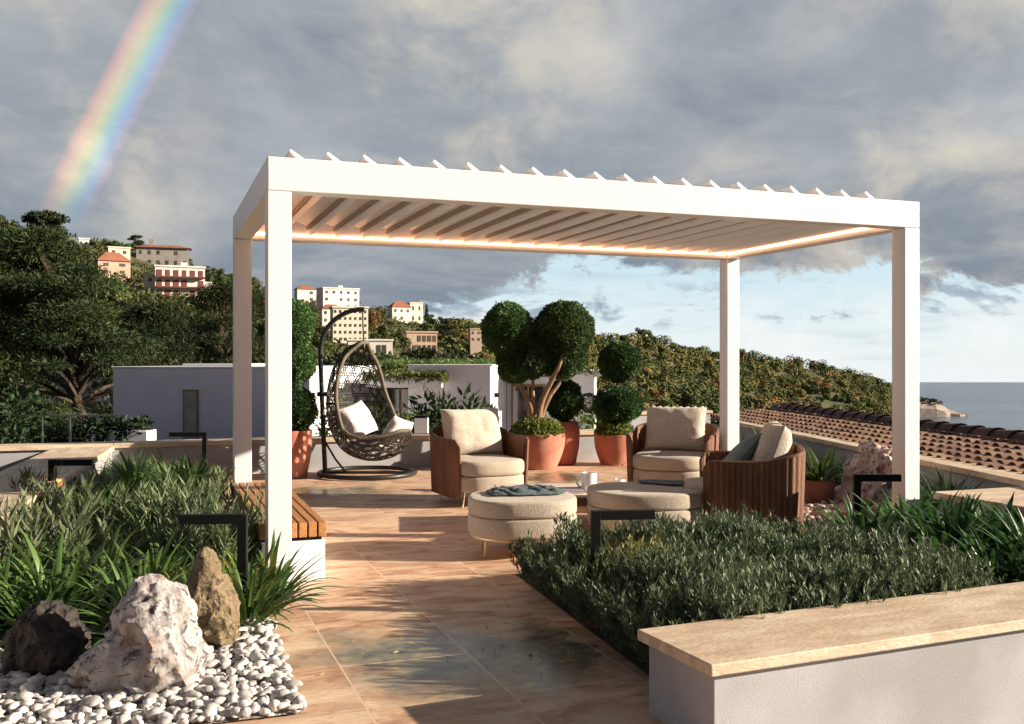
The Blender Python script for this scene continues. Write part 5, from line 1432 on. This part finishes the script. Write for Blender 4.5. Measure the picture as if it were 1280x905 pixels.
# ================================================================== TREES
def tree_parts(seed, form):
    """crown and trunk of one tree, about one unit = one metre"""
    rg = np.random.default_rng(seed); parts = []; mb = MB()
    if form == 'broad':
        H = 6.0; cl = [(rg.normal() * 1.15, rg.normal() * 1.15, rg.uniform(2.3, 5.0)) for _ in range(15)]
        for c in cl: parts.append(ball_leaves(rg, c, (rg.uniform(.8, 1.3),) * 2 + (rg.uniform(.55, .95),), 200, .42, .28, .7, True))
        mb.tube([(0, 0, -1.5), (.1, 0, 1), (.05, .1, 3.2)], [.28, .2, .1], 7)
        for c in cl[:6]: mb.tube([(.1, 0, 1.2), (c[0] * .5, c[1] * .5, (c[2] + 1.4) * .5), c], [.13, .09, .03], 5)
    elif form == 'pine':
        H = 8.0; cl = []
        for k in range(19):
            z = rg.uniform(3.0, 7.2); r = 2.6 * math.sqrt(max(.05, 1 - ((z - 4.8) / 3.0) ** 2)) * math.sqrt(rg.uniform(.15, 1)); a = rg.uniform(0, 6.283)
            cl.append((r * math.cos(a), r * math.sin(a), z))
        for c in cl: parts.append(ball_leaves(rg, c, (1.25, 1.25, .36), 230, .42, .13, .2))
        mb.tube([(0, 0, -1.5), (.15, 0, 2), (-.1, .1, 4.5), (0, 0, 6.8)], [.28, .22, .16, .05], 7)
        for c in cl[:10]: mb.tube([(0, 0, c[2] * .55), (c[0] * .6, c[1] * .6, c[2] * .85), (c[0], c[1], c[2] - .1)], [.11, .08, .03], 5)
    elif form == 'umbrella':
        cl = [(3.6 * math.sqrt(rg.uniform()) * math.cos(a), 3.6 * math.sqrt(rg.uniform()) * math.sin(a), 6.6 + rg.uniform(-.3, .7)) for a in rg.uniform(0, 6.283, 26)]
        for c in cl: parts.append(ball_leaves(rg, (c[0], c[1], c[2] - .07 * (c[0] ** 2 + c[1] ** 2)), (1.3, 1.3, .6), 130, .6, .3, .2))
        mb.tube([(0, 0, -1.5), (.1, 0, 3), (0, .1, 5.6)], [.3, .24, .16], 7)
        for c in cl[:9]: mb.tube([(0, 0, 4.4), (c[0] * .6, c[1] * .6, 5.6), (c[0], c[1], c[2] - .8)], [.14, .1, .04], 5)
    else:
        for k in range(14):
            z = .6 + k * .5; parts.append(ball_leaves(rg, (rg.normal() * .08, rg.normal() * .08, z), (.75 * (1 - (k / 14) ** 1.7) + .1,) * 2 + (.5,), 75, .45, .2, .5))
        mb.tube([(0, 0, -1), (0, 0, 6.5)], [.16, .03], 6)
    return merge(parts), mb


def tree_proto(name, label, group, seed, form, mat):
    t = thing(name, label, 'tree', (0, 60, -60), 0, group); (v, f), mb = tree_parts(seed, form)
    npmesh('crown', v, f, mat, t); mb.build('trunk', BARK, t); return t


KINDS = [('broadleaf_tree', 'olive-coloured broadleaf tree among the houses of the left hillside', 'broad', HOLM), ('broadleaf_tree', 'fresh green broadleaf tree among the houses of the left hillside', 'broad', OAKL),
         ('pine_tree', 'layered dark pine on the left hillside', 'pine', PINE), ('broadleaf_tree', 'russet autumn tree on the left hillside', 'broad', RUSS)]
TP = [[tree_proto(nm, lb, 'hillside ' + lb.split()[0] + ' trees', 100 + 10 * i + j, fm, mt) for j in range(3)] for i, (nm, lb, fm, mt) in enumerate(KINDS)]
TP_used = set()
rt = random.Random(4)
def set_tree(kind, px, Y, sc, label=None, group=None, sink=.4, squash=1.0):
    j = rt.randrange(3); loc = (pxX(px, Y), Y, terrain(px, Y) - sink); rz = rt.uniform(0, 6.28); r = TP[kind][j]
    if (kind, j) not in TP_used:
        TP_used.add((kind, j)); r.location = loc; r.rotation_euler = (0, 0, rz); r.scale = (sc, sc, sc * squash)
        if label: r['label'] = label
        if group: r['group'] = group
        return r
    return dup(r, loc, rz, (sc, sc, sc * squash), label or KINDS[kind][1], group or TP[kind][0]['group'])


def blocks(px, Y, top_py, hw):
    for (a, b, pt, pb, hy) in HOUSES:
        if a - hw * .85 < px < b + hw * .85 and Y < hy + 2 and top_py < pb - .22 * (pb - pt) and CY - (terrain(px, Y) - EYE) / Y * F > pt: return True
    return False
placed = []
cnt = 0
for attempt in range(6000):
    if cnt >= 285: break
    px = rt.uniform(-70, 760); Yc = crest_depth(px)
    Y = 62 + (Yc + 4 - 62) * rt.random() ** .8
    if px > 560 and Y > 300: continue
    X = pxX(px, Y); sc = rt.uniform(.55, .95) * (1 if Y > 110 else .8)
    if any((X - a) ** 2 + (Y - b) ** 2 < (2.9 * s_ + 1.2) ** 2 for a, b, s_ in placed): continue
    q = rt.random(); kind = (2 if q < .55 else 1 if q < .75 else 0) if px < 330 else (0 if q < .45 else 2 if q < .65 else 1 if q < .82 else 3)
    hgt = (8.2 if kind == 2 else 6) * sc; z = terrain(px, Y); top = CY - (z + hgt - EYE) / Y * F
    if blocks(px, Y, top, 2.6 * sc / Y * F):
        sc *= .45; hgt *= .45; top = CY - (z + hgt - EYE) / Y * F
        if blocks(px, Y, top, 2.6 * sc / Y * F): continue
    ys = float(np.interp(px, SKY_PX, SKY_PY))
    if top < ys - 16: sc *= .6
    placed.append((X, Y, sc)); cnt += 1
    set_tree(kind, px, Y, sc)
# low scrub between the trees and houses
rg = np.random.default_rng(55); parts = []; n = 0
for k in range(9000):
    px = rg.uniform(-60, 700); Yc = crest_depth(px); Y = 75 + (Yc + 3 - 75) * rg.uniform()
    if px > 600 and Y > 260: continue
    s_ = rg.uniform(.5, 1.3); z = terrain(px, Y)
    if blocks(px, Y, CY - (z + s_ * 1.1 - EYE) / Y * F, s_ / Y * F * .6): continue
    if any(a < px < b and hy - 1 < Y < hy + 12 for a, b, pt, pb, hy in HOUSES): continue
    parts.append(ball_leaves(rg, (pxX(px, Y), Y, z + .25 * s_), (s_ * 1.3, s_ * 1.3, s_ * .8), 26, .55, .42, .4)); n += 1
    if n >= 3600: break
v, f = merge(parts)
tag(npmesh('hillside_scrub', v, f, HOLM), 'low olive scrub covering the left hillside between houses and trees', 'scrub', None, 'stuff')
# row of green crowns right behind the villa roof
for k, px in enumerate(range(235, 620, 34)):
    Y = 46 + rt.uniform(-3, 6); set_tree(1 if k % 3 else 2, px + rt.uniform(-8, 8), Y, rt.uniform(.62, .8), 'bright green tree standing just behind the villa roof' if k % 3 else 'small dark pine standing just behind the villa roof', 'trees behind the villa')
t = tree_proto('umbrella_pine', 'umbrella pine with flat dome standing out on the left skyline', None, 200, 'umbrella', PINE); 
t.location = (pxX(57, 195), 195, terrain(57, 195) - 3.2); t.scale = (.95, .95, 1.0)
c = dup(t, (pxX(152, 205), 205, terrain(152, 205) - 5.2), 1.0, .6, 'small umbrella pine on the skyline left of the stone building')
t = tree_proto('cypress_tree', 'slim dark cypress on the ridge right of the red-roofed house', None, 210, 'cypress', CYPR)
Yq = depth_at(533, 408); t.location = (pxX(533, Yq), Yq, pyZ(408, Yq)); t.scale = (.75, .75, .82)
for px, s_, lb in ((803, 1.0, 'round-headed tree standing up on the crest of the right hill'), (777, .7, 'small tree on the crest left of the round-headed one'), (922, .9, 'lone bushy tree on the hill crest beside the rear right post'), (1092, .6, 'small lone tree on the seaward end of the hill crest')):
    Y = crest_depth(px); o = dup(TP[0][0], (pxX(px, Y), Y, terrain(px, Y) - 1.0), px, s_ * 1.25, lb, 'trees on the crest of the right hill')

# big pines in front of the hill
def big_pine(label, px, Y, H, Rr, zlow, seed, trunk=None, ncl=80, per_=230, base=None, cone=False, lean=0.0):
    rg = np.random.default_rng(seed); X = pxX(px, Y); zb = base if base is not None else terrain(px, Y) - .3
    t = thing('pine_tree', label, 'tree', (X, Y, zb)); parts = []; mb = MB(); cl = []
    for k in range(ncl):
        z = rg.uniform(zlow, H); q = (z - zlow) / (H - zlow); rmax = Rr * (((1 - q) ** .8 * 1.15) if cone else (1 - q ** 2.2) ** .6) * (1 - .3 * (1 - q) ** 3)
        r = rmax * math.sqrt(rg.uniform(.12, 1)); a = rg.uniform(0, 6.283); cl.append((r * math.cos(a) + lean * q, r * math.sin(a), z))
    for c in cl:
        s_ = rg.uniform(.75, 1.25)
        parts.append(ball_leaves(rg, c, (1.0 * s_, 1.0 * s_, .28 * s_), int(per_ * 1.8), .26, .045, .12))
    v, f = merge(parts); npmesh('crown', v, f, PINE, t)
    tp = trunk or [(0, 0, -.5), (-.25, 0, 1.6), (.05, .1, 3.4), (-.3, 0, 5.2), (0, 0, H * .75), (.1, 0, H * .93)] if H > 7 else [(0, 0, -.5), (.1, 0, H * .3), (0, .1, H * .6), (.05, 0, H * .85)]
    tp = smooth_path(tp, 4); mb.tube(tp, list(np.linspace(.34, .06, len(tp))), 9)
    for c in cl[::2]:
        zt = min(c[2] * .72, H * .8); i = min(range(len(tp)), key=lambda j: abs(tp[j][2] - zt)); b = np.array(tp[i]); e = np.array(c) - (0, 0, .12); m_ = (b + e) / 2 + np.array([0, 0, .25])
        mb.tube(smooth_path([b, m_, e], 3), list(np.linspace(.13, .03, 7)), 6)
    mb.build('trunk', BARK, t); return t


big_pine('huge dark pine with a bare forked trunk left of the villa', 98, 42, 10.6, 4.3, 4.3, 301, [(0.1, 0, -1.5), (-.1, 0, 1.2), (.25, 0, 2.2), (-.15, .1, 3.7), (-.3, 0, 5.5), (-.9, 0, 8.0), (-1.4, 0, 9.8)], 100, cone=True, lean=-1.7)
big_pine('huge dark pine at the left picture edge', 0, 47, 9.8, 3.6, 3.0, 302, None, 74, cone=True)
big_pine('spreading pine behind the villa roof, between the big pine and the posts', 190, 52, 7.4, 3.8, 2.7, 303, None, 74, cone=True)
big_pine('pine with pale bare branches beside the rear left post', 278, 60, 8.4, 2.5, 3.2, 304, None, 44)
big_pine('low dark pine under the big pine, next to the glass balustrade', 40, 37, 3.4, 2.6, .6, 305, None, 40)
big_pine('low dark pine close behind the villa corner', 146, 36, 3.2, 1.6, .6, 306, None, 24)
big_pine('leaning dark pine outside the left edge of the terrace', -70, 40, 9.5, 3.8, 2.0, 307, None, 60)

# far wooded hill: reads as one mass
rg = np.random.default_rng(77); parts = []; n = 0
while n < 3200:
    px = rg.uniform(560, 1124); Yc = crest_depth(px); Y = Yc * rg.uniform(.42, 1.02)
    if Y < 190: continue
    z = terrain(px, Y)
    if z < SEA_Z + 1: continue
    n += 1; s_ = rg.uniform(1.5, 3.4) * (.75 + .25 * Y / 400); X = pxX(px, Y)
    parts.append(ball_leaves(rg, (X, Y, z + s_ * .55), (s_, s_, s_ * rg.uniform(.65, 1.0)), 130, .95, .8, .86, True))
v, f = merge(parts)
def wood_mat():
    m, nt, N, L, b = new_mat('far_wood')
    tc = N.new('ShaderNodeTexCoord')
    t = N.new('ShaderNodeTexVoronoi'); t.inputs['Scale'].default_value = .16; L.new(tc.outputs['Object'], t.inputs['Vector'])
    sc_ = N.new('ShaderNodeSeparateColor'); L.new(t.outputs['Color'], sc_.inputs['Color'])
    r = N.new('ShaderNodeValToRGB'); e = r.color_ramp.elements
    e[0].position = 0; e[0].color = (.055, .08, .028, 1); e[1].position = 1; e[1].color = (.28, .16, .065, 1)
    for p_, c_ in ((.3, (.088, .11, .034)), (.6, (.14, .14, .042)), (.86, (.17, .15, .046)), (.94, (.22, .14, .052))): q = e.new(p_); q.color = c_ + (1,)
    L.new(sc_.outputs['Red'], r.inputs['Fac'])
    g = N.new('ShaderNodeNewGeometry'); mr = N.new('ShaderNodeMapRange'); mr.inputs['To Min'].default_value = .82; mr.inputs['To Max'].default_value = 1.18; L.new(g.outputs['Random Per Island'], mr.inputs['Value'])
    hs = N.new('ShaderNodeHueSaturation'); L.new(mr.outputs['Result'], hs.inputs['Value']); L.new(r.outputs['Color'], hs.inputs['Color'])
    L.new(hs.outputs['Color'], b.inputs['Base Color']); b.inputs['Roughness'].default_value = .8; b.inputs['Specular IOR Level'].default_value = .15
    return m
tag(npmesh('hillside_wood', v, f, wood_mat()), 'olive and russet wood covering the far hill down to the sea', 'wood', None, 'stuff')

# prototypes nobody placed must not stay in the scene
for k, t in PROTO.items():
    if k not in used:
        for ch in list(t.children): bpy.data.objects.remove(ch)
        bpy.data.objects.remove(t)
for i in range(len(KINDS)):
    for j in range(3):
        if (i, j) not in TP_used:
            t = TP[i][j]
            for ch in list(t.children): bpy.data.objects.remove(ch)
            bpy.data.objects.remove(t)
